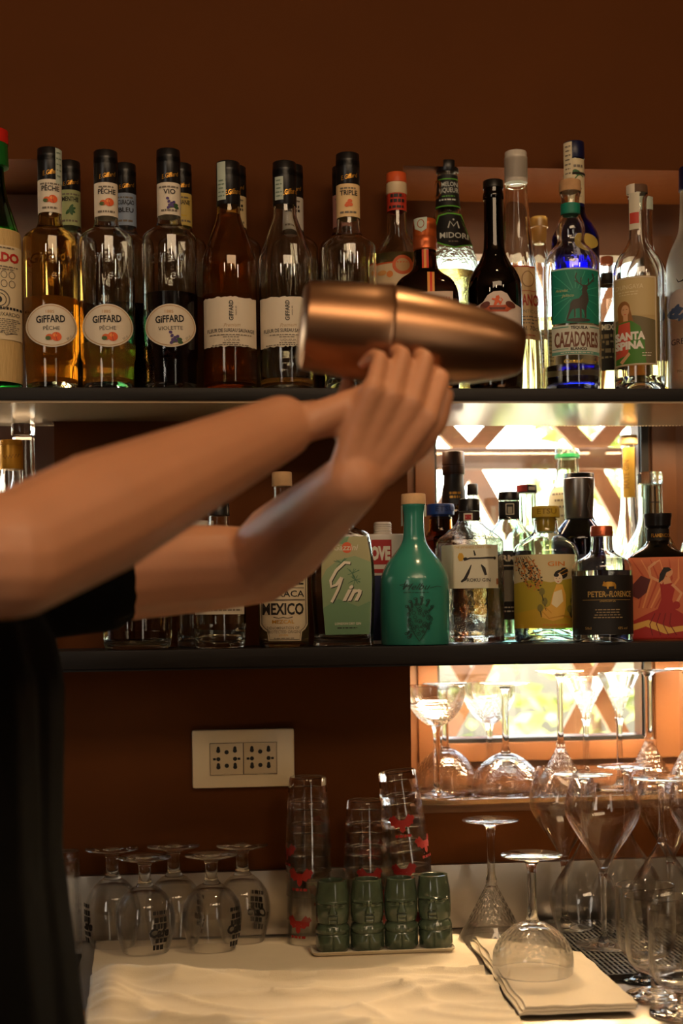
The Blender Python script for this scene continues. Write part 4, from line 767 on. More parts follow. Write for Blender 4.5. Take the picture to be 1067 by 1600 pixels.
# --- second row
cx = 691
b = Bottle('amber_gin_bottle', 'amber bottle with blue stopper, between the teal bottle and the six sided gin', cx, 2.035, Z2, [(1008, 39), (1000, 40), (868, 40), (856, 39.5), (846, 36), (838, 24), (830, 18.5), (808, 17.5)], glass('orange_amber_glass', (206, 126, 48)))
BC = mat('blue_stopper', (26, 62, 132), .4); b.cap(805, 788, 21.5, 21, BC, 'stopper'); b.part('stopper_plug', [(830, 13), (826, 14), (805, 15)], BC); a = Art(); a.text('ETSU', 698, 800, 8, ink((18, 44, 100)), 1, w=30, bold=.02); b.art('stopper_lettering', a, R=21.5)
cx = 600
e = empty('spirit_can', tuple(at(cx, 990, B2)[:2]) + (Z2,), 0, 'white metal can with red square panel, half hidden behind the teal bottle', 'can'); X0 = e.location.x; s_ = proj(e.location)[2] / F; row_ = proj(e.location)[1]
zz = lambda y: (row_ - y) * s_
b = MB(); b.box((-.0295, -.030, 0), (.0295, .030, zz(836)), bev=.004); b.build('can_body', mat('white_tin', (206, 198, 188), .35), e)
v, f = lathe_vf([(0, zz(835)), (.0125, zz(835))] + [(.0118 if i % 2 else .0128, zz(833 - i * 1.7)) for i in range(10)] + [(.0112, zz(816)), (0, zz(816))], 32); mesh('screw_cap', v, f, mat('white_cap', (222, 214, 202), .4), e, angle=60)
fm = lambda px, py, d: ((px - cx) * s_, -.030 - d, zz(py)); a = Art(); a.rect(578, 845, 609, 883, ink((170, 36, 36)), 0); a.rect(570, 890, 632, 896, ink((170, 36, 36)), 0); a.rect(570, 900, 632, 1000, ink((30, 40, 84)), 0); lb = a.put('red_panel', fm, e)
a = Art(); a.text('LOVE', 588, 875, 19, ink(WHITE), 1, w=38, bold=.06); a.put('panel_lettering', fm, lb)
cx = 798
b = Bottle('broad_shouldered_gin_bottle', 'clear bottle with black cap and neck label, behind the yellow stopper gin\'s left side', cx, 2.022, Z2, [(1006, 35), (998, 37), (850, 37.5), (838, 36), (828, 28), (818, 20), (811, 16), (780, 15.4)], glass('pale_teal_glass', (234, 242, 236)), liq=(870, glass('teal_liquor', (222, 238, 228), ior=1.34)))
b.cap(781.5, 769, 16.4, 16, CAPK, ridges=True); sl = b.sleeve(811, 784, ink((24, 22, 22)), R=16.2); a = Art(); a.frame(793, 788, 806, 805, 1, ink(CREAM), 1); a.rect(796, 793, 803, 803, ink((150, 140, 120)), 1); a.put('neck_print', b.map(16.3), sl, 4, .0002)
o = Art(); o.rect(cx - 32, 862, cx + 32, 968, ink((30, 26, 25)), 0); lb = b.art('black_label', o); a = Art(); a.text('ARMA', cx - 2, 878, 9, ink(CREAM), 1, w=46, bold=.04); a.rect(cx - 28, 884, cx + 28, 886, ink(CREAM), 1); a.rect(cx - 10, 892, cx + 12, 940, ink((150, 140, 120)), 1); a.fuzz(cx - 26, cx + 26, (948, 954), ink(CREAM), 2); a.put('label_print', b.map(), lb, 5, .0008)
cx = 907
b = Bottle('steel_cap_bottle', 'dark blue bottle under a tall steel cap, behind the golden boar label', cx, 2.018, Z2, [(1006, 40), (998, 42), (850, 42.5), (838, 41), (828, 34), (818, 26), (812, 21)], glass('ink_blue_glass', (44, 56, 104)), liq=(900, CLEARL))
b.part('steel_cap', [(811, 21.5), (810, 22), (752, 24.4), (748.6, 24.2), (747.8, 23)], mat('satin_steel', (150, 146, 140), .3, 1.0)); a = Art(); a.stroke([(922, 758), (926, 772), (920, 790), (924, 804)], 1.4, ink((90, 84, 78)), 1); b.art('engraved_mark', a, R=24.3); o = Art(); o.rect(cx - 34, 868, cx + 34, 960, ink((50, 52, 70)), 0); b.art('paper_label', o)
cx = 1019
b = Bottle('globe_bottle', 'pale teal bottle with round body, glass cap and a tiny black sword on its neck', cx, 2.022, Z2, [(1006, 40), (998, 46), (940, 50), (900, 50), (870, 45), (850, 36), (832, 25), (820, 20), (805, 18.5), (756, 18)], TEALG, shape=superell(.86, 2.2))
b.part('glass_cap', [(757, 18.5), (755, 19.6), (742, 19.4), (738.5, 18.6)], glass('frosted_cap_glass', (226, 232, 222), .2)); o = Art(); o.rect(cx - 19, 741, cx - 13, 756, INKK, 0); b.art('cap_band', o, R=19.8)
a = Art(); K = INKK; a.rect(1025.2, 765, 1027.2, 803, K, 1); a.rect(1017, 785, 1033, 787, K, 1); a.oval(1026, 764, 2, 2, K, 1, 8); b.art('sword_emblem', a)
cx = 1070
b = Bottle('pink_bottle', 'pinkish bottle with peach coloured cap at the right edge of the lower shelf', cx + 22, 1.972, Z2, [(1006, 27), (1000, 28), (868, 28), (850, 25), (836, 16), (826, 13), (790, 12.5)], glass('pinkish_glass', (222, 178, 160)))
b.part('cap', [(792, 14), (790, 15), (756, 15), (753, 14.5)], mat('peach_cap', (206, 152, 112), .5)); b.sleeve(822, 794, ink((214, 170, 140)), R=14)
# --- third row against the window
cx = 712
b = Bottle('brown_cap_bottle', 'dark bottle with tall brown screw cap in front of the lattice', cx, 2.101, Z2, [(1004, 31), (998, 33), (850, 33), (838, 36), (824, 28), (806, 21), (792, 18.5), (765, 17.6), (756, 15), (740, 14.5)], glass('dark_olive_glass', (70, 52, 20)), liq=(800, AMBER))
b.cap(742, 706, 17.4, 17, mat('brown_cap', (58, 34, 22), .4), bands=(728,)); b.part('capsule_skirt', [(789, 19), (766, 18.2), (757, 15.8), (741, 15.4)], mat('black_capsule', (24, 20, 18), .4)); a = Art(); a.fuzz(704, 724, (770, 776), GI, 3.5); b.art('neck_print', a, R=19.2)
cx = 741
b = Bottle('small_black_cap_bottle', 'small bottle with black cap peeping out just right of the tall brown screw cap', cx, 2.144, Z2, [(1002, 19), (996, 20), (870, 20), (852, 18), (838, 11), (826, 8), (766, 7.6)], CLEAR, liq=(900, AMBER), n=32)
b.cap(774, 756, 8.6, 8.2, CAPK)
cx = 826
b = Bottle('red_cap_bottle', 'pale teal bottle with red and black cap, behind the broad shouldered gin', cx, 2.093, Z2, [(1002, 36), (996, 38), (858, 38), (842, 34), (830, 22), (822, 16.5), (806, 15.5), (772, 15)], TEALG, liq=(880, glass('teal_liquor', (222, 238, 228), ior=1.34)))
b.cap(771, 758, 16.4, 16, CAPK); o = Art(); o.rect(cx - 15, 758.5, cx + 1, 769, ink((176, 50, 40)), 0); o.rect(cx + 3, 762, cx + 13, 767, ink(CREAM), 0); b.art('red_cap_panel', o, R=16.6)
cx = 893
b = Bottle('green_rim_bottle', 'pale bottle with clear green rimmed cap against the bright window', cx - 3, 2.136, Z2, [(1002, 29), (996, 31), (790, 31), (776, 30), (764, 24), (752, 18.5), (714, 17)], glass('pale_green_glass', (224, 236, 214)), liq=(830, PALEG))
b.cap(716, 702, 19, 18.6, glass('clear_cap', (226, 236, 222), .1)); b.part('green_ring', [(717, 18), (715.5, 19.4), (711, 19.4), (710, 18.6)], mat('green_ring', (40, 140, 84), .3)); o = Art(); o.rect(cx - 33, 762, cx + 28, 850, ink((206, 200, 160)), 0); lb = b.art('cream_label', o); a = Art(); a.fuzz(cx - 28, cx + 18, (772, 782, 792, 806), GREYI, 3); a.put('label_print', b.map(), lb, 5, .0008)
cx = 908
b = Bottle('tall_dark_bottle', 'dark bottle whose black cap rises just above the tall steel cap', cx, 2.083, Z2, [(1004, 28), (998, 29), (836, 29), (824, 28), (812, 24), (802, 19), (760, 18.5)], glass('dark_green_glass', (30, 48, 30)))
b.cap(764, 740, 24, 23, CAPK)
cx = 984
b = Bottle('slender_flask', 'slender clear flask with gold neck label and pale stopper against the window', cx + 2, 2.127, Z2, [(1000, 24), (994, 26), (870, 26), (846, 23), (820, 17), (790, 12.5), (696, 11.5)], CLEAR, n=36)
b.part('stopper', [(696, 12), (694, 14), (683, 13.8), (680.5, 13)], mat('pale_wood_stopper', (206, 170, 110), .5)); o = Art(); o.rect(cx - 7, 700, cx + 11, 778, ink((196, 160, 70), .4, .4), 0); lb = b.art('gold_neck_label', o); a = Art(); a.text('MATE GIN', cx + 2, 742, 8, ink((150, 112, 44)), 1, w=44, rot=-pi / 2, bold=.02); a.put('label_print', b.map(), lb, 4, .0008)
# --- left end of the shelf
cx = 22
b = Bottle('gold_cap_bottle', 'clear bottle with tall gold cap at the left edge of the lower shelf', cx, B2, Z2, [(1008, 38), (1000, 40), (850, 40), (830, 36), (800, 22), (780, 18), (700, 16.5)], CLEAR, liq=(900, AMBER))
b.cap(734, 688, 18.4, 17.4, mat('gold_foil_cap', (200, 142, 44), .38, .5), bands=(697,)); a = Art(); a.stroke([(cx - 12 + i * 2.4, 717 - i * .4 + (2.6 if i % 2 else -2.6)) for i in range(11)], 1.1, ink((110, 70, 20)), 1); b.art('cap_lettering', a, R=18.4)
cx = 41
b = Bottle('silver_cap_bottle', 'tall clear bottle with silver cap over a clear collar, behind the gold cap', cx, B3 + .004, Z2, [(1004, 32), (998, 33), (800, 33), (780, 30), (760, 22), (745, 17.5), (684, 16.5)], CLEAR, liq=(880, PALEG))
b.part('clear_collar', [(681, 17.4), (679, 18.2), (662, 18.2), (660, 17.4)], glass('clear_plastic', (236, 230, 222), .06)); b.cap(660, 638, 14, 13.6, mat('silver_cap', (184, 178, 168), .3, .9))
cx = 215
b = Bottle('round_dark_bottle', 'broad round clear bottle, its foot showing under the bartender\'s elbow', cx, B1 + .012, Z2, [(1010, 50), (1002, 54), (900, 55), (870, 52), (850, 40), (836, 24), (826, 18), (800, 17)], glass('smoke_glass', (206, 200, 190)), liq=(985, CLEARL))
b.cap(806, 784, 18.6, 18, CAPK)
cx = 344
b = Bottle('white_label_bottle', 'clear bottle with white label above its foot, left of the heavy lettered bottle', cx, B1, Z2, [(1008, 38), (1000, 41), (870, 42), (852, 38), (838, 26), (830, 18), (804, 16)], CLEAR, liq=(975, CLEARL))
b.cap(806, 786, 17.6, 17, CAPK); o = Art(); o.rect(cx - 38, 868, cx + 38, 960, ink((206, 196, 176)), 0); lb = b.art('white_label', o); a = Art(); a.fuzz(cx - 30, cx + 30, (890, 904, 918, 932), GREYI, 4); a.fuzz(cx - 32, cx + 34, (952,), GREYI, 3); a.put('label_print', b.map(), lb, 5, .0008)
cx = 300
b = Bottle('white_collar_bottle', 'slim clear bottle with white cap, seen through the gap between the two arms', cx + 6, B2 + .006, Z2, [(1004, 28), (998, 29), (860, 29), (842, 24), (828, 17), (780, 16)], CLEAR)
b.cap(832, 814, 23, 22.6, mat('white_cap', (222, 214, 202), .4), 'white_collar'); b.cap(790, 772, 17.6, 17, mat('grey_cap', (120, 112, 104), .4))
# ================================================================ glassware
def split_lathe(prof, cuts, names, m, parent, n=48, warp=None, flip=None):
    # one continuous surface, cut into part meshes at the given profile indices (the cuts share their rings, so the glass stays closed)
    n0 = 0
    objs = []
    for (a, b), nm in zip(cuts, names):
        V = []; Fq = []
        for i0, i1 in (a, b) if isinstance(a, tuple) else ((a, b),):
            v, f = lathe_vf(prof[i0:i1 + 1], n, warp=warp); k = len(V); V += v; Fq += [tuple(i + k for i in q) for q in f]
        if flip is not None: V = [(x, y, flip - z) for x, y, z in V]; Fq = [tuple(reversed(q)) for q in Fq]
        objs.append(mesh(nm, V, Fq, m[nm] if isinstance(m, dict) else m, parent, angle=38, recalc=False))
    return objs
def dens(p, k=4):
    o = [p[0]]
    for a, b in zip(p[:-1], p[1:]):
        o += [tuple(a[j] + (b[j] - a[j]) * i / k for j in range(2)) for i in range(1, k + 1)]
    return o
def stem_glass(name, label, x, y, z, H, foot_r, stem_r, stem_top, bowl, t=.0011, inverted=False, group=None, cat='glass', cut=None, foot_h=.0022, flare=.010, tilt=None, m=None, n=56):
    # bowl: (r, z) from the stem top outwards and up to the rim, metres from the foot
    if cut: t = .0026
    e = empty(name, (x, y, z), 0, label, cat, group)
    if y + max(r for r, q_ in bowl) > YW - .0135 and z < ZSILL - .1: print('TOOFAR', label, y, max(r for r, q_ in bowl))
    foot = [(0, 0), (foot_r * .97, 0), (foot_r, foot_h * .35), (foot_r * .985, foot_h * .8), (foot_r * .6, foot_h + .0012), (stem_r * 2.6, foot_h + .003)]
    foot = [foot[0], foot[1]] + chaikin(foot[1:], 2)[1:]
    st = [foot[-1], (stem_r * 1.5, foot_h + flare * .55), (stem_r * 1.05, foot_h + flare * 1.3), (stem_r, foot_h + flare * 2.2), (stem_r, stem_top - flare * 1.6), (stem_r * 1.15, stem_top - flare * .7), (stem_r * 1.6, stem_top)]
    st = chaikin(st, 2)
    out = chaikin([(stem_r * 1.6, stem_top)] + bowl, 3); out.insert(-1, (out[-1][0] + (out[-2][0] - out[-1][0]) * .02, out[-1][1] - .0005))
    if cut: out = dens(out[:-1], 3) + [out[-1]]
    tb = .006 if inverted or True else t
    inn = [(max(r - t, 0), zz) for r, zz in out if zz > stem_top + tb and r > t * 2]
    prof = foot + st[1:] + out[1:]
    i1 = len(foot) - 1; i2 = i1 + len(st) - 1
    prof += [(out[-1][0] - t * .5, out[-1][1] + t * .5)] + list(reversed(inn)) + [(0, stem_top + tb - .0008)]
    warp = None
    if cut:
        z0, z1, amp, na, hb = cut
        def warp(a, q, zz):
            if not (z0 < zz < z1) or q < stem_r * 1.7: return q
            w = min(1, (zz - z0) / .006, (z1 - zz) / .004)
            return q - amp * w * abs(sin(na * a / 2 + zz * hb)) ** .6 * abs(sin(na * a / 2 - zz * hb)) ** .6
    Hh = out[-1][1] + t * .5
    split_lathe(prof, [(0, i1), (i1, i2), (i2, len(prof) - 1)], ['foot', 'stem', 'bowl'], m or {'foot': STEMGLASS, 'stem': STEMGLASS, 'bowl': CUTG if cut else THIN}, e, 96 if cut else n, warp, Hh if inverted else None)
    if tilt: e.rotation_euler = tilt
    return e
SG = {}
def base_at(px, py, z, back=0.0):                             # point on a horizontal surface under an image point
    p = at_z(px, py, z); return p
# ---- on the glass shelf: coupes and martini glasses, alternately standing and upturned
def sc(px, Y, zb): return proj((at(px, 1100, Y).x, Y, zb))[2] / F
def coupe(label, cx, Y, inv, half, top_y, stemr=5.0, foot=35, bowl_h=62, group='cut coupe glasses on the glass shelf', z=ZG, depth=None):
    k = sc(cx, Y, z); X = at(cx, 1180, Y).x; row = proj((X, Y, z))[1]; H = (row - top_y) * k
    bh = bowl_h * k; st = H - bh; r = half * k
    bowl = [(r * .30, st + bh * .02), (r * .68, st + bh * .22), (r * .94, st + bh * .50), (r * 1.03, st + bh * .76), (r * 1.02, H)]
    return stem_glass('coupe_glass', label, X, Y, z, H, foot * k, stemr * k, st, bowl, inverted=inv, group=group, cut=(st + bh * .14, st + bh * .62, .0016, 30, 300))
def martini(label, cx, Y, inv, half, top_y, bowl_h=70, stemr=4.6, foot=38, z=ZG, group='cut martini glasses on the glass shelf', name='martini_glass'):
    k = sc(cx, Y, z); X = at(cx, 1180, Y).x; row = proj((X, Y, z))[1]; H = (row - top_y) * k; bh = bowl_h * k; st = H - bh; r = half * k
    bowl = [(r * .12, st + bh * .04), (r * .40, st + bh * .36), (r * .72, st + bh * .70), (r * .88, st + bh * .86), (r, H)]
    return stem_glass(name, label, X, Y, z, H, foot * k, stemr * k, st, bowl, inverted=inv, group=group, cut=(st + bh * .10, st + bh * .70, .0015, 28, 240))
coupe('cut glass coupe standing upright at the left end of the glass shelf', 682, 2.052, False, 45, 1072)
coupe('upturned cut coupe behind the upright one at the left end of the glass shelf', 696, 2.132, True, 48, 1068)
coupe('upturned cut coupe, its dome right of the leftmost upright coupe', 790, 2.058, True, 53, 1068, foot=39)
coupe('upright cut coupe behind the second dome on the glass shelf', 765, 2.142, False, 40, 1068)
martini('upturned cut martini glass in the middle of the glass shelf, foot in the air', 876, 2.072, True, 46, 1049)
martini('upright cut glass between the two upturned martini glasses, front of the pair', 916, 2.128, False, 34, 1058, bowl_h=66)
martini('upright cut glass between the two upturned martini glasses, right of the pair', 968, 2.085, False, 32, 1052, bowl_h=70)
martini('upturned cut martini glass at the right of the window on the glass shelf', 1014, 2.130, True, 42, 1047, foot=40)
martini('upturned cut martini glass at the right end of the glass shelf', 1076, 2.066, True, 42, 1045)
# ---- on the counter
ZK = ZC0 + .0005
def on_counter(px, py_bottom_front, r_px, z=ZK):              # a round base whose front edge shows at py_bottom_front
    p = at_z(px, py_bottom_front, z); k = proj(p)[2] / F; q = at(px, py_bottom_front, p.y + r_px * k); return q.x, p.y + r_px * k, k
# cloth first: everything at the left stands on it
CLZ = .0034
def cloth(name, label, poly_xy, z0, lump, seed, cat='cloth', n=70, th=.002, hem=None, group=None, flat_until=None):
    xs = [p[0] for p in poly_xy]; ys = [p[1] for p in poly_xy]; x0, x1, y0, y1 = min(xs), max(xs), min(ys), max(ys)
    def quad(u, v):                                            # bilinear patch over the four corners
        a, b, c, d = [Vector(p) for p in poly_xy]; return (a * (1 - u) + b * u) * (1 - v) + (d * (1 - u) + c * u) * v
    V = []; Fq = []
    m = n
    for j in range(m + 1):
        for i in range(n + 1):
            u, v = i / n, j / m; p = quad(u, v); edge = min(1, min(u, 1 - u, v, 1 - v) / .05)
            wob = Vector((noise.noise((v * 6, seed, u * 3)), noise.noise((u * 6, seed + 9, v * 3)))) * .004 * (1 - min(1, min(u, 1 - u, v, 1 - v) / .2)); p = p + wob
            V.append((p.x, p.y, z0 + th + max(0, lump(u, v, p)) + .0004 * noise.noise((u * 30, v * 30, seed))))
    k = len(V); o = []
    for j in range(m):
        for i in range(n): a = j * (n + 1) + i; Fq.append((a, a + 1, a + n + 2, a + n + 1))
    V += [(x, y, z - th) for x, y, z in V]
    Fq += [tuple(reversed([q + k for q in f])) for f in Fq]
    ring = [i for i in range(n + 1)] + [j * (n + 1) + n for j in range(1, m + 1)] + [m * (n + 1) + i for i in range(n - 1, -1, -1)] + [j * (n + 1) for j in range(m - 1, 0, -1)]
    for a, b in zip(ring, ring[1:] + ring[:1]): Fq.append((a, b, b + k, a + k))
    return tag(mesh(name, V, Fq, CLOTHM, None, angle=80), label, cat, group)
pa, pb, pc_, pd = at_z(128, 1668, ZK), at_z(838, 1640, ZK), at_z(716, 1461, ZK), at_z(152, 1466, ZK)
pc_.y = min(pc_.y, YW - .022); pd.y = min(pd.y, YW - .022)
def lump_main(u, v, p):
    f = max(0, min(1, (.60 - v) / .08)); w = 0.0
    q = Vector((u * 2.0 + v * .7, v * 6.5 - u * 1.2, 1.3)); rd = 1 - abs(noise.noise(q)) * 2.2
    w += .010 * f * max(0, rd) ** 3
    q = Vector((u * 3.6 - v, v * 11 + u * 2.0, 7.7)); rd = 1 - abs(noise.noise(q)) * 2.4
    w += .0045 * f * max(0, rd) ** 3 + .006 * f * max(0, noise.noise((u * 3, v * 4, 5)) + .2)
    w += .022 * math.exp(-((v - .555) / .030) ** 2) * math.exp(-((u - .16) / .16) ** 2)
    w += .010 * math.exp(-((v - .575 - .012 * sin(7 * u)) / .011) ** 2) * min(1, u / .1)
    w += .016 * math.exp(-((u - .05) / .05) ** 2) * math.exp(-((v - .42) / .22) ** 2)
    return w
cloth('linen_cloth', 'wide white linen cloth spread on the counter under the short stemmed beer glasses', [pa.xy, pb.xy, pc_.xy, pd.xy], ZK, lump_main, 1.0, n=110)
ZT = ZK + .0028
# folded napkins at the right
q = [at_z(*c, ZK).xy for c in ((812, 1592), (994, 1584), (905, 1502), (735, 1478))]
for i in range(3):
    off_ = Vector((.004 * i, .003 * i)); lb = ['lowest', 'middle', 'topmost'][i]
    cloth('folded_napkin', 'beige linen napkin under the upturned coupe, %s of the stack of three' % lb, [Vector(c) + off_ * (1 if j in (0, 3) else .3) for j, c in enumerate(q)], ZK + .0035 + .0030 * i, lambda u, v, p: .0006 * noise.noise((u * 5, v * 5, i)), 3.0 + i, cat='napkin', n=36, th=.0022, group='folded napkins at the right')
ZN = ZK + .0035 + .0030 * 3 + .0012
# --- five snifters, upturned
INKB = ink((24, 18, 14))
def snifter(label, px, half, bottom, top, foot, pr, first=[None]):
    x, y, k = on_counter(px, bottom, half * .78, ZT); y = min(y, YW - .0140 - half * k * 1.05); row = proj((x, y, ZT))[1]
    H = (row - top) * k; st = H * .315; r = half * k; bh = H - st
    bowl = [(r * .42, st + bh * .01), (r * .86, st + bh * .17), (r * 1.04, st + bh * .42), (r * 1.01, st + bh * .68), (r * .80, H)]
    e = stem_glass('snifter_glass', label, x, y, ZT, H, foot * k, 9.5 * k, st, bowl, inverted=True, group='upturned beer snifters', flare=.007, t=.0016, cat='beer glass')
    if pr is not None:
        R_ = lambda z: r * (1.015 if z > bh * .3 else .92 + .1 * z / (bh * .3))
        a = Art(); R = random.Random(3)
        a.fuzz(-6, 18, (-43,), INKB, 6); a.fuzz(-5, 20, (-33, -23), INKB, 8)
        a.text('Cafe', 6, -3, 13, INKB, 1, w=34, bold=.05, shear=.2); a.fuzz(-2, 20, (0,), INKB, 7); a.fuzz(-8, 16, (10,), INKB, 8)
        def fn(pxx, pyy, d):
            zz = (28 - pyy) * k; an = pr + pxx * k / r; q_ = R_(zz) + d; return (q_ * sin(an), -q_ * cos(an), zz)
        bw = [c for c in e.children if c.name.startswith('bowl')][0]; a.put('printed_lettering', fn, bw, 4, .0006)
    return e
snifter('upturned beer snifter at the back left of the five, nearest the bartender', 178, 43, 1481, 1325, 42, -1.25)
snifter('upturned beer snifter second from the left, black lettering on its front', 228, 46, 1494, 1337, 42, .40)
snifter('upturned beer snifter at the middle back of the five', 274, 45, 1472, 1322, 41, 1.9)
snifter('upturned beer snifter at the front right of the five', 332, 46, 1490, 1333, 42, .75)
snifter('upturned beer snifter at the back right, its foot below the power socket', 380, 42, 1474, 1319, 41, 2.4)
# --- tall cut glasses at the left, partly behind the bartender
def cut_tumbler(label, px, half, bottom, top):
    x, y, k = on_counter(px, bottom, half, ZK); row = proj((x, y, ZK))[1]; H = (row - top) * k; r = half * k; t = .002
    out = dens(chaikin([(r * .86, 0), (r * .9, .002), (r * 1.0, H * .7), (r, H)], 2), 5)
    P = [(0, 0)] + out + [(r - t, H)] + [(max(.001, q_ - t), z) for q_, z in reversed(out) if z > .010] + [(0, .010)]
    def wp(a, q_, z): return q_ - (.0008 * abs(sin(11 * a + z * 240)) * abs(sin(11 * a - z * 240)) if .012 < z < H * .62 and q_ > r * .7 else 0)
    out.insert(-1, (r, H - .0006)); v, f = lathe_vf(P, 88, warp=wp); v = [(a, b_, H - c) for a, b_, c in v]
    return tag(mesh('cut_highball_glass', v, f, CUTG, None, angle=38), label, 'glass')
for o_, (lb, px, hf, bt, tp) in enumerate((('upturned cut highball glass behind the bartender at the left', 104, 25, 1492, 1328), ('upturned cut highball glass at the far left back, mostly hidden by the bartender', 94, 24, 1468, 1305))):
    t_ = cut_tumbler(lb, px, hf, bt, tp); x, y, k = on_counter(px, bt, hf, ZK); t_.location = (x, y, ZK)
# --- stacks of tumblers
REDP = ink((150, 30, 22))
def tumbler_proto(k, label, group):
    H = 112 * k; r0 = 29.5 * k; r1 = 36.5 * k; t = .0019
    out = dens([(r0 * .94, 0), (r0, .0018), (r0 + (r1 - r0) * .35, H * .32), (r0 + (r1 - r0) * .37, H * .36), (r1, H - .0006)], 3) + [(r1, H)]
    P = [(0, 0)] + out + [(r1 - t * .5, H + .0006), (r1 - t, H)] + [(q_ - t, z) for q_, z in reversed(out) if z > .009] + [(0, .009)]
    v, f = lathe_vf(P, 56); v = [(a, b_, H - c) for a, b_, c in v]
    e = empty('tumbler', (0, 0, 0), 0, label, 'tumbler', group); mesh('glass_body', v, f, [THIN, STEMGLASS], e, [0 if all(v[i][2] < H - .0125 for i in q) else 1 for q in f], angle=38)
    a = Art()
    for sg in (-1, 1):
        for i in range(6):
            an = .35 + i * .2; a.stroke([(sg * 3, 0), (sg * (3 + 11 * cos(an - .5)), 3 - 13 * sin(an - .25))], 2.6, REDP, 1, taper=False)
        a.poly([(sg * 2, 4), (sg * 14, -8), (sg * 17, -4), (sg * 8, 6)], REDP, 1)
    a.poly([(-4, -3), (4, -3), (3, 9), (0, 12), (-3, 9)], REDP, 1); a.fuzz(-12, 12, (14,), REDP, 3)
    def fn(pxx, pyy, d):
        pxx *= 1.35; pyy *= 1.35; z = (34 - pyy) * k; q_ = r1 - (r1 - r0) * (z / H) + d; an = pxx * k / r1; return (q_ * sin(an), -q_ * cos(an), z)
    a.put('red_emblem', fn, e, 4, .0006)
    return e, H
STACK_Y = at_z(487, 1496, ZT).y + .0475 + .0275
def stack(px, bottom, top, n, tilt, words, spins, half=36, z=None):
    z = z or ZT; x, y, k = on_counter(px, bottom, half, z); y = min(max(y, STACK_Y), YW - .0145 - half * k); row = proj((x, y, z))[1]; tot = (row - top) * k / cos(tilt)
    proto = None; pos = Vector((x, y, z)); d = Vector((-sin(tilt), 0, cos(tilt)))
    for i in range(n):
        lb = 'clear tumbler in the %s, %s of its stack' % (words, ['lowest', 'second from the bottom', 'third from the bottom', 'fourth from the bottom', 'topmost'][i if i < n - 1 else 4])
        if proto is None:
            proto, H = tumbler_proto(k, lb, 'nested tumblers in the ' + words); e = proto; step = (tot - H) / (n - 1)
        else: e = copy_tree(proto)
        e['label'] = lb; e.location = pos + d * (step * i + (.002 if tilt else 0)); e.rotation_euler = Matrix.Rotation(-tilt, 4, 'Y').to_euler() if not spins else (Matrix.Rotation(-tilt, 4, 'Y') @ Matrix.Rotation(spins[i], 4, 'Z')).to_euler()
        bpy.context.view_layer.update()
ZTR = ZT + .0065
stack(484, 1478, 1209, 5, 0, 'tall left stack', (-.6, 2.5, -.5, -1.3, 2.2), z=ZT + .001)
stack(574, 1476, 1246, 4, 0, 'short middle stack', (1.2, .4, .05, 2.6), z=ZT + .001)
stack(655, 1474, 1200, 5, radians(6.5), 'leaning stack', (.3, 1.2, -.4, .9, -.2), z=ZT + .0055)
# --- tray with the four mugs
TRM = mat('white_ceramic_tray', (216, 204, 182), .35)
a0, a1 = at_z(487, 1496, ZT), at_z(712, 1485, ZT); yb_ = a0.y + .048; e = empty('tray', ((a0.x + a1.x) / 2, (a0.y + yb_) / 2, ZT), 0, 'narrow white tray under the four green mugs', 'tray')
hw, hd = (a1.x - a0.x) / 2, (yb_ - a0.y) / 2
def rr(hx, hy, z, c=.008, n=6):
    return [(sx * (hx - c) + c * cos(t), sy * (hy - c) + c * sin(t), z) for sx, sy, t0 in ((1, 1, 0), (-1, 1, pi / 2), (-1, -1, pi), (1, -1, 3 * pi / 2)) for t in [t0 + pi / 2 * i / n for i in range(n + 1)]]
rings = [rr(hw - .004, hd - .004, .0002), rr(hw, hd, .0052), rr(hw - .0012, hd - .0012, .0056), rr(hw - .004, hd - .004, .0022)]
V = [p for r_ in rings for p in r_]; nn = len(rings[0]); Fq = [(i * nn + j, i * nn + (j + 1) % nn, (i + 1) * nn + (j + 1) % nn, (i + 1) * nn + j) for i in range(3) for j in range(nn)] + [tuple(range(nn)), tuple(range(3 * nn, 4 * nn))]
mesh('tray_plate', V, Fq, TRM, e, angle=50)
MUGM = mat('green_glazed_ceramic', (64, 76, 58), .16, coat=.6, var=.22, vscale=60)
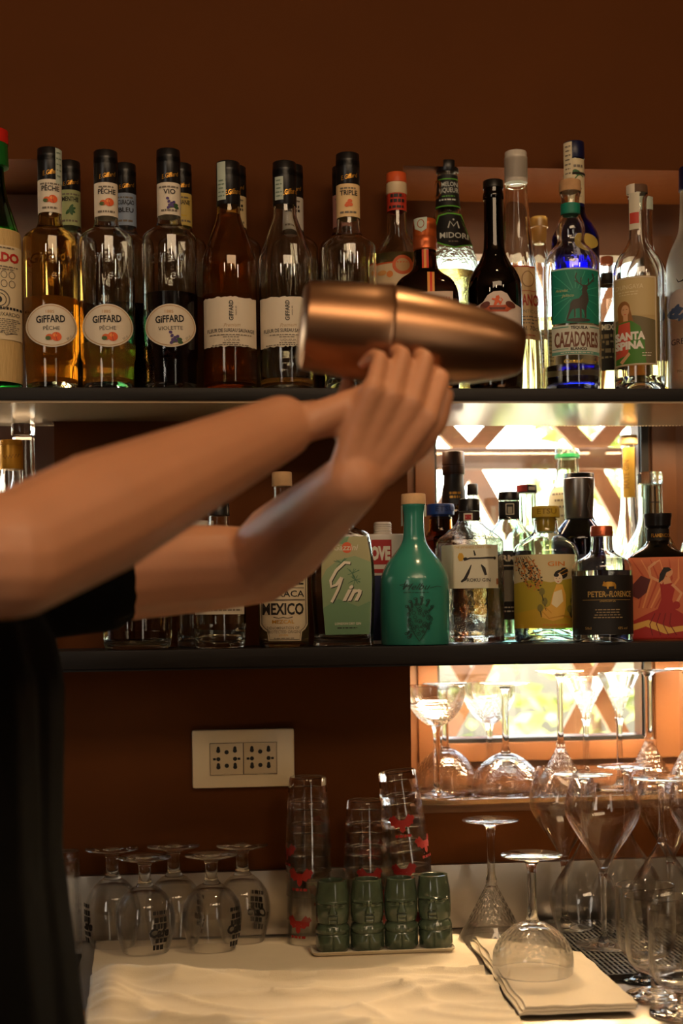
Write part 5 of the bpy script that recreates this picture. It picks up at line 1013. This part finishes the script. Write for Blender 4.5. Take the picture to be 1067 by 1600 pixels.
def mug_mesh(k):
    H = 110 * k; na, nz = 120, 110
    def G(x, s): return math.exp(-(x / s) ** 2)
    def sm(x, a, b): t = max(0, min(1, (x - a) / (b - a))); return t * t * (3 - 2 * t)
    def rad(a, t):                                             # a: angle from the front, t: height 0..1
        a = (a + pi) % (2 * pi) - pi; u = a                    # body outline
        aa = abs(u)
        r = 21.6 + 1.2 * sm(t, 0, .06) + 1.5 * (1 - sm(t, .26, .40)) + 1.2 * sm(t, .40, .52) - 2.6 * sm(t, .74, 1.0)
        r -= 1.6 * G(t - .388, .014)                           # neck groove
        r += 2.6 * G(aa - .50, .36) * G(t - .13, .075)         # two rounded knees
        r -= 1.6 * G(u, .06) * (1 - sm(t, .20, .26)); r -= 1.0 * G(t - .252, .010) * (1 - sm(aa, 1.2, 1.6))
        r += 1.35 * G(t - (.318 - .02 * (aa < .5) * (.5 - aa)), .034) * sm(aa, .05, .16) * (1 - sm(aa, 1.2, 1.9))   # folded arms
        r -= .9 * G(aa - .42, .03) * G(t - .31, .03)           # finger ends
        r += 2.2 * G(t - .700, .016) * (1 - sm(aa, .90, 1.2))  # brow
        r -= 3.0 * G(aa - .50, .24) * G(t - .650, .030)        # eye sockets
        r += 2.6 * G(aa - .50, .19) * G(t - .655, .009)        # eyelids
        nose = sm(t, .540, .556) * (1 - sm(t, .685, .72)); wn = .13 + .11 * (1 - sm(t, .55, .66))
        r += 4.2 * nose * (1 - sm(aa, wn * .7, wn * 1.2)) * (.62 + .38 * (1 - sm(t, .55, .66)))
        r += 2.6 * sm(t, .405, .42) * (1 - sm(t, .515, .53)) * (1 - sm(aa, .22, .29))     # mouth block
        r -= 1.3 * G(t - .462, .007) * (1 - sm(aa, .17, .23)); r += .9 * G(aa - .85, .28) * G(t - .52, .08)
        b0 = 22.0 + 1.4 * sm(t, 0, .1) - 1.5 * sm(t, .72, 1.0) * 1.4
        return (b0 + (r - b0) * 1.25) * 1.09 * k
    v = []; f = []; ts = [i / nz for i in range(nz + 1)]
    v.append((0, 0, 0))
    for t in ts:
        for j in range(na):
            a = 2 * pi * j / na; q_ = rad(a, t) * (1 if t > .015 else .96); q2 = q_ * (1 - .12 * abs(cos(a)) ** 2 * 0); v.append((q2 * sin(a), -q2 * cos(a) * .94, t * H))
    inner = [(20.4 * k, H + .0008), (18.2 * k, H), (17.4 * k, H * .96), (16.5 * k, H * .3), (14 * k, H * .12)]
    for r_, z in inner:
        for j in range(na): a = 2 * pi * j / na; v.append((r_ * sin(a), -r_ * cos(a) * .94, z))
    v.append((0, 0, H * .11)); R_ = nz + 1 + len(inner)
    for i in range(R_ - 1):
        for j in range(na): j2 = (j + 1) % na; f.append((1 + i * na + j, 1 + i * na + j2, 1 + (i + 1) * na + j2, 1 + (i + 1) * na + j))
    for j in range(na): j2 = (j + 1) % na; f.append((0, 1 + j2, 1 + j)); f.append((len(v) - 1, 1 + (R_ - 1) * na + j, 1 + (R_ - 1) * na + j2))
    return v, f
zt_ = ZT + .0029; mu = None
for i, (px, bt, rz, hs) in enumerate(((520, 1489, .02, 1.0), (574, 1487, .16, 1.0), (627, 1485, .06, 1.0), (680, 1481, -.12, 1.03))):
    lb = 'dark green glazed mug with a carved stone face, ' + ['leftmost of the four on the tray', 'second from the left on the tray', 'third from the left on the tray', 'rightmost on the tray and slightly turned'][i]
    x, y, k = on_counter(px, bt, 23, zt_); y = a0.y + .026 + .0006 * i
    if mu is None:
        v, f = mug_mesh(k); mu = tag(mesh('face_mug', v, f, MUGM, None, angle=50), lb, 'mug', 'four green face mugs'); o = mu
    else: o = mu.copy(); COL.objects.link(o); o['label'] = lb
    o.location = (x, y, zt_); o.rotation_euler = (0, -.03 * (i == 3), rz - atan2(x, y)); o.scale = (1, 1, hs)
# --- martini glass and coupe, upturned, at the right of the mugs
def low(kind, label, px, half, bottom, top, foot, z, bowl_h, stemr, cutit=True):
    x, y, k = on_counter(px, bottom, half, z); row = proj((x, y, z))[1]; H = (row - top) * k; bh = bowl_h * k; st = H - bh; r = half * k
    if kind == 'martini_glass':
        bowl = [(r * .14, st + bh * .03), (r * .42, st + bh * .34), (r * .72, st + bh * .68), (r * .90, st + bh * .88), (r, H)]; cut = (st + bh * .06, st + bh * .70, .0016, 26, 190)
    else:
        bowl = [(r * .34, st + bh * .03), (r * .72, st + bh * .22), (r * .96, st + bh * .50), (r * 1.01, st + bh * .76), (r * .99, H)]; cut = (st + bh * .08, st + bh * .58, .0019, 26, 240)
    return stem_glass(kind, label, x, y, z, H, foot * k, stemr * k, st, bowl, inverted=True, cut=cut, t=.0013, flare=.012)
low('martini_glass', 'upturned cut martini glass on the cloth, right of the green mugs', 769, 55, 1482, 1277, 46, ZK + .0005, 92, 6)
low('coupe_glass', 'upturned diamond cut coupe on the folded napkins, nearest the camera', 833, 65, 1536, 1331, 50, ZN, 80, 7)
# --- black bar mat
m0 = [at_z(*c, ZK) for c in ((905, 1532), (1110, 1522), (1040, 1462), (850, 1466))]
e = empty('bar_mat', tuple(m0[3]), 0, 'black perforated rubber bar mat under the wine glasses', 'bar mat')
xa_, xb_ = at_z(862, 1466, ZK).x, at_z(1120, 1466, ZK).x; ya_, yb2 = at_z(930, 1534, ZK).y, YW - .03
b = MB(); o0 = e.location; nx, ny = 34, 15
for i in range(nx + 1):
    x = xa_ + (xb_ - xa_) * i / nx - o0.x; b.box((x - .0016, ya_ - o0.y, .0045), (x + .0016, yb2 - o0.y, .0085))
for j in range(ny + 1):
    y = ya_ + (yb2 - ya_) * j / ny - o0.y; b.box((xa_ - o0.x, y - .0016, .004), (xb_ - o0.x, y + .0016, .0082))
b.box((xa_ - o0.x, ya_ - o0.y, .0002), (xb_ - o0.x, yb2 - o0.y, .0045)); b.build('rubber_grid', mat('black_rubber', (26, 22, 19), .5), e, smooth=False)
ZM = ZK + .0088
b = MB(); p_ = at_z(60, 1575, ZK); p2_ = at_z(126, 1500, ZK); e = empty('bar_mat', (p_.x, p_.y, ZK), 0, 'strip of black perforated rubber mat at the left end of the counter', 'bar mat')
for i in range(15):
    x = (p2_.x - p_.x) * i / 14; b.box((x - .0014, 0, .004), (x + .0014, p2_.y - p_.y, .008))
for j in range(16):
    y = (p2_.y - p_.y) * j / 15; b.box((0, y - .0014, .004), (p2_.x - p_.x, y + .0014, .0078))
b.box((0, 0, .0002), (p2_.x - p_.x, p2_.y - p_.y, .0043)); b.build('rubber_grid', mat('black_rubber', (26, 22, 19), .5), e, smooth=False)
# --- wine glasses, heads and feet alternating
def wine(label, px, half, inv, Y, top, bottom, bowl_h, tip=1, foot=46, stemr=4.2, z=ZM):
    X = at(px, 1400, Y).x; k = proj((X, Y, z))[2] / F; row = proj((X, Y, z))[1]; H = (row - top) * k; bh = bowl_h * k; st = H - bh; r = half * k
    bowl = [(r * .10, st + bh * .02), (r * .30, st + bh * .16), (r * .78, st + bh * .40), (r * 1.08, st + bh * .60), (r * 1.0, st + bh * .78), (r * .80, H)]
    return stem_glass('wine_glass', label, X, Y, z, H, foot * k, stemr * k, st, bowl, inverted=inv, group='wine glasses on the black mat', t=.0009, flare=.014)
wine('big wine glass standing upright behind the leftmost upturned one on the mat', 882, 51, False, 1.955, 1199, 1460, 146)
wine('upturned wine glass with its foot in the air, leftmost on the mat', 914, 53, True, 1.905, 1209, 1462, 148)
wine('big upright wine glass at the front of the black mat', 943, 56, False, 1.835, 1206, 1488, 158)
wine('upturned wine glass behind the front upright one, its foot over the second upright stem', 981, 53, True, 1.953, 1197, 1462, 148, foot=45)
wine('upturned wine glass behind the short goblets on the mat', 1035, 54, True, 1.885, 1215, 1466, 150, foot=50)
wine('upright wine glass at the right back of the mat', 1048, 50, False, 1.955, 1200, 1462, 146)
wine('upright wine glass at the right edge beyond the short goblets', 1098, 48, False, 1.900, 1204, 1462, 148)
# --- short goblets
def goblet(label, px, half, rim, foot_y, fhalf, cup_y):
    x, y, k = on_counter(px, foot_y, fhalf, ZK); row = proj((x, y, ZK))[1]; H = (row - rim) * k; st = (row - cup_y) * k; r = half * k; bh = H - st
    bowl = [(r * .40, st + .0005), (r * .86, st + bh * .10), (r * 1.0, st + bh * .28), (r * 1.0, st + bh * .55), (r, H)]
    return stem_glass('short_goblet', label, x, y, ZK, H, fhalf * k, 10 * k, st, bowl, group='short stemmed goblets', t=.0018, foot_h=.005, flare=.004, cat='goblet')
goblet('short stemmed goblet at the right, farthest back of the three', 1010, 47, 1380, 1542, 42, 1498)
goblet('short stemmed goblet at the right, middle of the three', 1027, 50, 1396, 1572, 50, 1520)
goblet('short stemmed goblet at the right edge, nearest the camera', 1068, 54, 1416, 1600, 54, 1546)
# --- round tub at the lower left corner
x, y, k = on_counter(112, 1640, 22, ZK); e = empty('round_tub', (x, y, ZK), 0, 'small round ochre tub at the lower left, beside the cloth', 'tub')
row = proj((x, y, ZK))[1]; v, f = lathe_vf(chaikin([(0, 0), (20 * k, 0), (22 * k, .003), (22 * k, (row - 1582) * k), (20 * k, (row - 1578) * k), (0, (row - 1579) * k)], 1), 36); mesh('tub_body', v, f, mat('ochre_plastic', (150, 104, 44), .45), e)
# ================================================================ the bartender
SKINM = mat('skin', (196, 136, 98), .48, sss=.12, bump=.12, bscale=260, var=.05, vscale=18)
SHIRTM = mat('black_cotton', (6, 5, 4), .95, spec=.1, bump=.3, bscale=700); TROUSM = mat('dark_denim', (26, 26, 30), .9); HAIRM = mat('dark_hair', (30, 20, 14), .55, bump=.5, bscale=300, stretch=(1, 1, .1))
def ball(b, p, r, seg=14):
    bm = bmesh.new(); bmesh.ops.create_uvsphere(bm, u_segments=seg, v_segments=seg // 2 + 1, radius=1)
    R = r if isinstance(r, (tuple, list)) else (r, r, r); bm.verts.index_update()
    b.add([Vector(p) + Vector((v.co.x * R[0], v.co.y * R[1], v.co.z * R[2])) for v in bm.verts], [[v.index for v in f.verts] for f in bm.faces]); bm.free()
def limb(b, pts, rs):
    for p, r in zip(pts, rs): ball(b, p, r)
    for (p, q), (r0, r1) in zip(zip(pts[:-1], pts[1:]), zip(rs[:-1], rs[1:])): b.tube([p, q], [r0, r1], n=16)
def fuse(b, name, m, parent, off, voxel, smooth=6):
    me = bpy.data.meshes.new(name); me.from_pydata([tuple(Vector(v) - off) for v in b.v], [], b.f); ob = bpy.data.objects.new(name, me); COL.objects.link(ob)
    md = ob.modifiers.new('r', 'REMESH'); md.mode = 'VOXEL'; md.voxel_size = voxel; md.use_smooth_shade = True
    sm = ob.modifiers.new('s', 'SMOOTH'); sm.factor = .5; sm.iterations = smooth
    dg = bpy.context.evaluated_depsgraph_get(); dg.update(); m2 = bpy.data.meshes.new_from_object(ob.evaluated_get(dg))
    bpy.data.objects.remove(ob); bpy.data.meshes.remove(me); m2.name = name; m2.materials.clear(); m2.materials.append(m)
    m2.polygons.foreach_set('use_smooth', [True] * len(m2.polygons)); return new_obj(name, m2, parent)
def hand(b, W_, d, n, left, curls, thumb, spread=.03):
    d = Vector(d).normalized(); n = Vector(n); n = (n - d * n.dot(d)).normalized(); s = d.cross(n) * (-1 if left else 1)
    W_ = Vector(W_)
    L = [(.044, .027, .021), (.048, .031, .022), (.045, .029, .021), (.035, .022, .019)]; R = [(.0096, .0086, .0076, .0064), (.0098, .0088, .0078, .0066), (.0094, .0084, .0074, .0062), (.0084, .0074, .0066, .0056)]
    for i in range(4):
        o = (.031, .0105, -.010, -.029)[i]; k = W_ + d * (.088 - .004 * abs(i - 1)) + s * o - n * (.002 * abs(i - 1.3))
        limb(b, [W_ + s * o * .45 + d * .005, W_ + d * .045 + s * o * .8, k], [.0150, .0128, .0112])
        limb(b, [W_ + d * .02 + s * o * .5 + n * .007, W_ + d * .07 + s * o * .9 + n * .006], [.0115, .0085])
        a = 0; p = k; pts = [k]; dd = (d + s * spread * (1.5 - i)).normalized()
        for j in range(3):
            a += curls[i][j]; v = dd * cos(a) + n * sin(a); p = p + v * L[i][j]; pts.append(p)
        limb(b, pts, R[i])
    th = Vector(d * thumb[0] + s * thumb[1] + n * thumb[2]).normalized(); t2 = Vector(d * thumb[3] + s * thumb[4] + n * thumb[5]).normalized()
    p0 = W_ + d * .022 + s * .020 + n * .004; p1 = p0 + th * .042; p2 = p1 + (th + t2).normalized() * .034; p3 = p2 + t2 * .027
    limb(b, [p0, p1, p2, p3], [.0165, .0122, .0106, .0080]); limb(b, [W_ + d * .03, p0 + th * .02], [.014, .013])
S1, S2 = at(-395, 872, 1.12), at(-20, 905, 1.42)
MID = (S1 + S2) / 2; acr = (S2 - S1).normalized(); fw = Vector((acr.y, -acr.x, 0)).normalized()
E1, E2 = at(18, 868, 1.06), at(402, 884, 1.475)
W1, W2 = at(440, 668, 1.275), at(552, 752, 1.290)
SA, SB = at(470, 508, 1.345), at(815, 548, 1.345)
HIP = at(-152, 1690, 1.27); HIP.z = .93
root = empty('person', (HIP.x, HIP.y, 0), 0, 'bartender in a black t-shirt at the left, both arms raised, shaking a cocktail shaker', 'person'); O = root.location.copy()
b = MB()
neck = MID + Vector((0, 0, .055)); HC = neck - fw * .005 + Vector((0, 0, .165))
limb(b, [HIP, HIP + (MID - HIP) * .4, MID - Vector((0, 0, .10)), MID + Vector((0, 0, .0))], [.115, .105, .115, .075])
for sg in (-1, 1):
    limb(b, [HIP + acr * .07 * sg, HIP + (MID - HIP) * .45 + acr * .065 * sg, MID + acr * .085 * sg - Vector((0, 0, .10))], [.105, .09, .10])
limb(b, [S1, MID + Vector((0, 0, .03)), S2], [.058, .062, .058]); limb(b, [neck - Vector((0, 0, .03)), neck + Vector((0, 0, .09))], [.060, .055])
ball(b, HC + Vector((0, 0, .035)), (.083, .080, .098), 24); ball(b, HC + fw * .028 - Vector((0, 0, .045)), (.058, .058, .064), 20); ball(b, HC + fw * .068 - Vector((0, 0, .088)), .024)
limb(b, [HC + fw * .082 + Vector((0, 0, .03)), HC + fw * .106 - Vector((0, 0, .018))], [.010, .014]); limb(b, [HC + fw * .072 + acr * .03 + Vector((0, 0, .04)), HC + fw * .078 + Vector((0, 0, .043)), HC + fw * .072 - acr * .03 + Vector((0, 0, .04))], [.012, .012, .012])
limb(b, [HC + fw * .084 + acr * .018 - Vector((0, 0, .050)), HC + fw * .09 - Vector((0, 0, .05)), HC + fw * .084 - acr * .018 - Vector((0, 0, .050))], [.007, .009, .007])
for sg in (-1, 1): ball(b, HC + acr * .082 * sg - fw * .005, (.016, .016, .030)); ball(b, HC + fw * .072 + acr * .031 * sg + Vector((0, 0, .022)), .012)
u1 = (E1 - S1); u2 = (E2 - S2)
limb(b, [S1, S1 + u1 * .45, E1, E1 + (W1 - E1) * .28, E1 + (W1 - E1) * .7, W1], [.060, .055, .047, .049, .037, .029])
limb(b, [S2, S2 + u2 * .45, S2 + u2 * .85, E2, E2 + (W2 - E2) * .3, E2 + (W2 - E2) * .7, W2], [.056, .050, .044, .040, .043, .034, .028])
hand(b, W1, (.70, .60, .22), (.05, -.15, 1), False, [(.15, .45, .4), (.2, .5, .4), (.25, .55, .4), (.3, .6, .4)], (.80, .45, .30, .95, -.1, .25))
hand(b, W2, (.50, -.22, .86), (-.05, .9, .5), True, [(.62, .85, .6), (.62, .9, .6), (.64, .92, .6), (.66, .95, .6)], (.75, .55, .30, .92, -.05, .40))
KN = []; FT = []
for sg in (-1, 1):
    h0 = HIP + acr * .085 * sg - Vector((0, 0, .04)); kn = Vector((h0.x + fw.x * .03, h0.y + fw.y * .03, .50)); an = Vector((h0.x - fw.x * .01, h0.y - fw.y * .01, .09)); KN.append((h0, kn, an))
    limb(b, [h0, kn, kn - Vector((0, 0, .14)) - fw * .01, an], [.088, .058, .056, .038]); limb(b, [an - Vector((0, 0, .045)) - fw * .03, an + fw * .12 - Vector((0, 0, .055))], [.034, .030])
body = fuse(b, 'body', SKINM, root, O, .0032, 5)
b = MB(); g = .012
limb(b, [HIP + Vector((0, 0, -.02)), HIP + (MID - HIP) * .4, MID - Vector((0, 0, .10)), MID + Vector((0, 0, .005))], [.128 + g, .114 + g, .118 + g, .078 + g])
for sg in (-1, 1): limb(b, [HIP + acr * .07 * sg + Vector((0, 0, -.02)), HIP + (MID - HIP) * .45 + acr * .068 * sg, MID + acr * .085 * sg - Vector((0, 0, .10))], [.120 + g, .100 + g, .102 + g])
limb(b, [S1, MID + Vector((0, 0, .03)), S2], [.060 + g, .062 + g, .060 + g])
limb(b, [S1, S1 + u1 * .5], [.060 + g, .062 + g]); limb(b, [S2, S2 + u2 * .27, S2 + u2 * .39], [.062 + g * .6, .062, .060])
fuse(b, 't_shirt', SHIRTM, root, O, .006, 4)
b = MB()
for h0, kn, an in KN: limb(b, [h0 + Vector((0, 0, .03)), kn, an - Vector((0, 0, .01))], [.104, .074, .060])
limb(b, [HIP + acr * .06 - Vector((0, 0, .02)), HIP - acr * .06 - Vector((0, 0, .02))], [.112, .112]); fuse(b, 'trousers', TROUSM, root, O, .008, 4)
for h0, kn, an in KN:
    b = MB(); limb(b, [Vector((an.x, an.y, .045)) - fw * .035, Vector((an.x, an.y, .042)) + fw * .13], [.044, .040]); limb(b, [Vector((an.x, an.y, .045)) - fw * .02, Vector((an.x, an.y, .09)) - fw * .02], [.044, .046]); fuse(b, 'shoe', mat('black_leather', (18, 16, 15), .4), root, O, .006, 3)
b = MB(); ball(b, HC + Vector((0, 0, .048)) - fw * .014, (.091, .090, .099), 24); ball(b, HC - fw * .05 + Vector((0, 0, .0)), (.055, .055, .06), 18); fuse(b, 'hair', HAIRM, root, O, .006, 3)
for sg in (-1, 1):
    b = MB(); c = HC + fw * .079 + acr * .031 * sg + Vector((0, 0, .020)); ball(b, c, .0095, 16); ey = b.build('eye', mat('eye_white', (224, 214, 202), .2), root); ey.location = -O
    b = MB(); ball(b, c + fw * .0066, (.0042, .0042, .0042), 12); ir = b.build('iris', mat('dark_iris', (40, 26, 18), .15), ey)
# ---- the shaker in the bartender's hands
SHK = mat('warm_steel', (158, 118, 86), .33, 1.0, bump=.05, bscale=40)
ax = (SB - SA); LN = ax.length; e = empty('cocktail_shaker', SA, 0, 'two piece metal cocktail shaker held sideways in the bartender\'s hands', 'shaker')
e.rotation_euler = ax.to_track_quat('Z', 'Y').to_euler()
pr = [(0, 0), (.036, 0), (.0415, .004), (.0435, LN * .10), (.0465, LN * .30), (.0475, LN * .375), (.0485, LN * .385), (.0475, LN * .395), (0, LN * .396)]
v, f = lathe_vf(pr, 56); mesh('large_tin', v, f, SHK, e, angle=40)
pr = [(0, LN * .396), (.0462, LN * .397), (.0455, LN * .45), (.042, LN * .62), (.0355, LN * .80), (.0285, LN * .93), (.0235, LN * .985), (.0205, LN), (0, LN)]
v, f = lathe_vf(dens(pr, 2), 56); mesh('small_tin', v, f, SHK, e, angle=40)
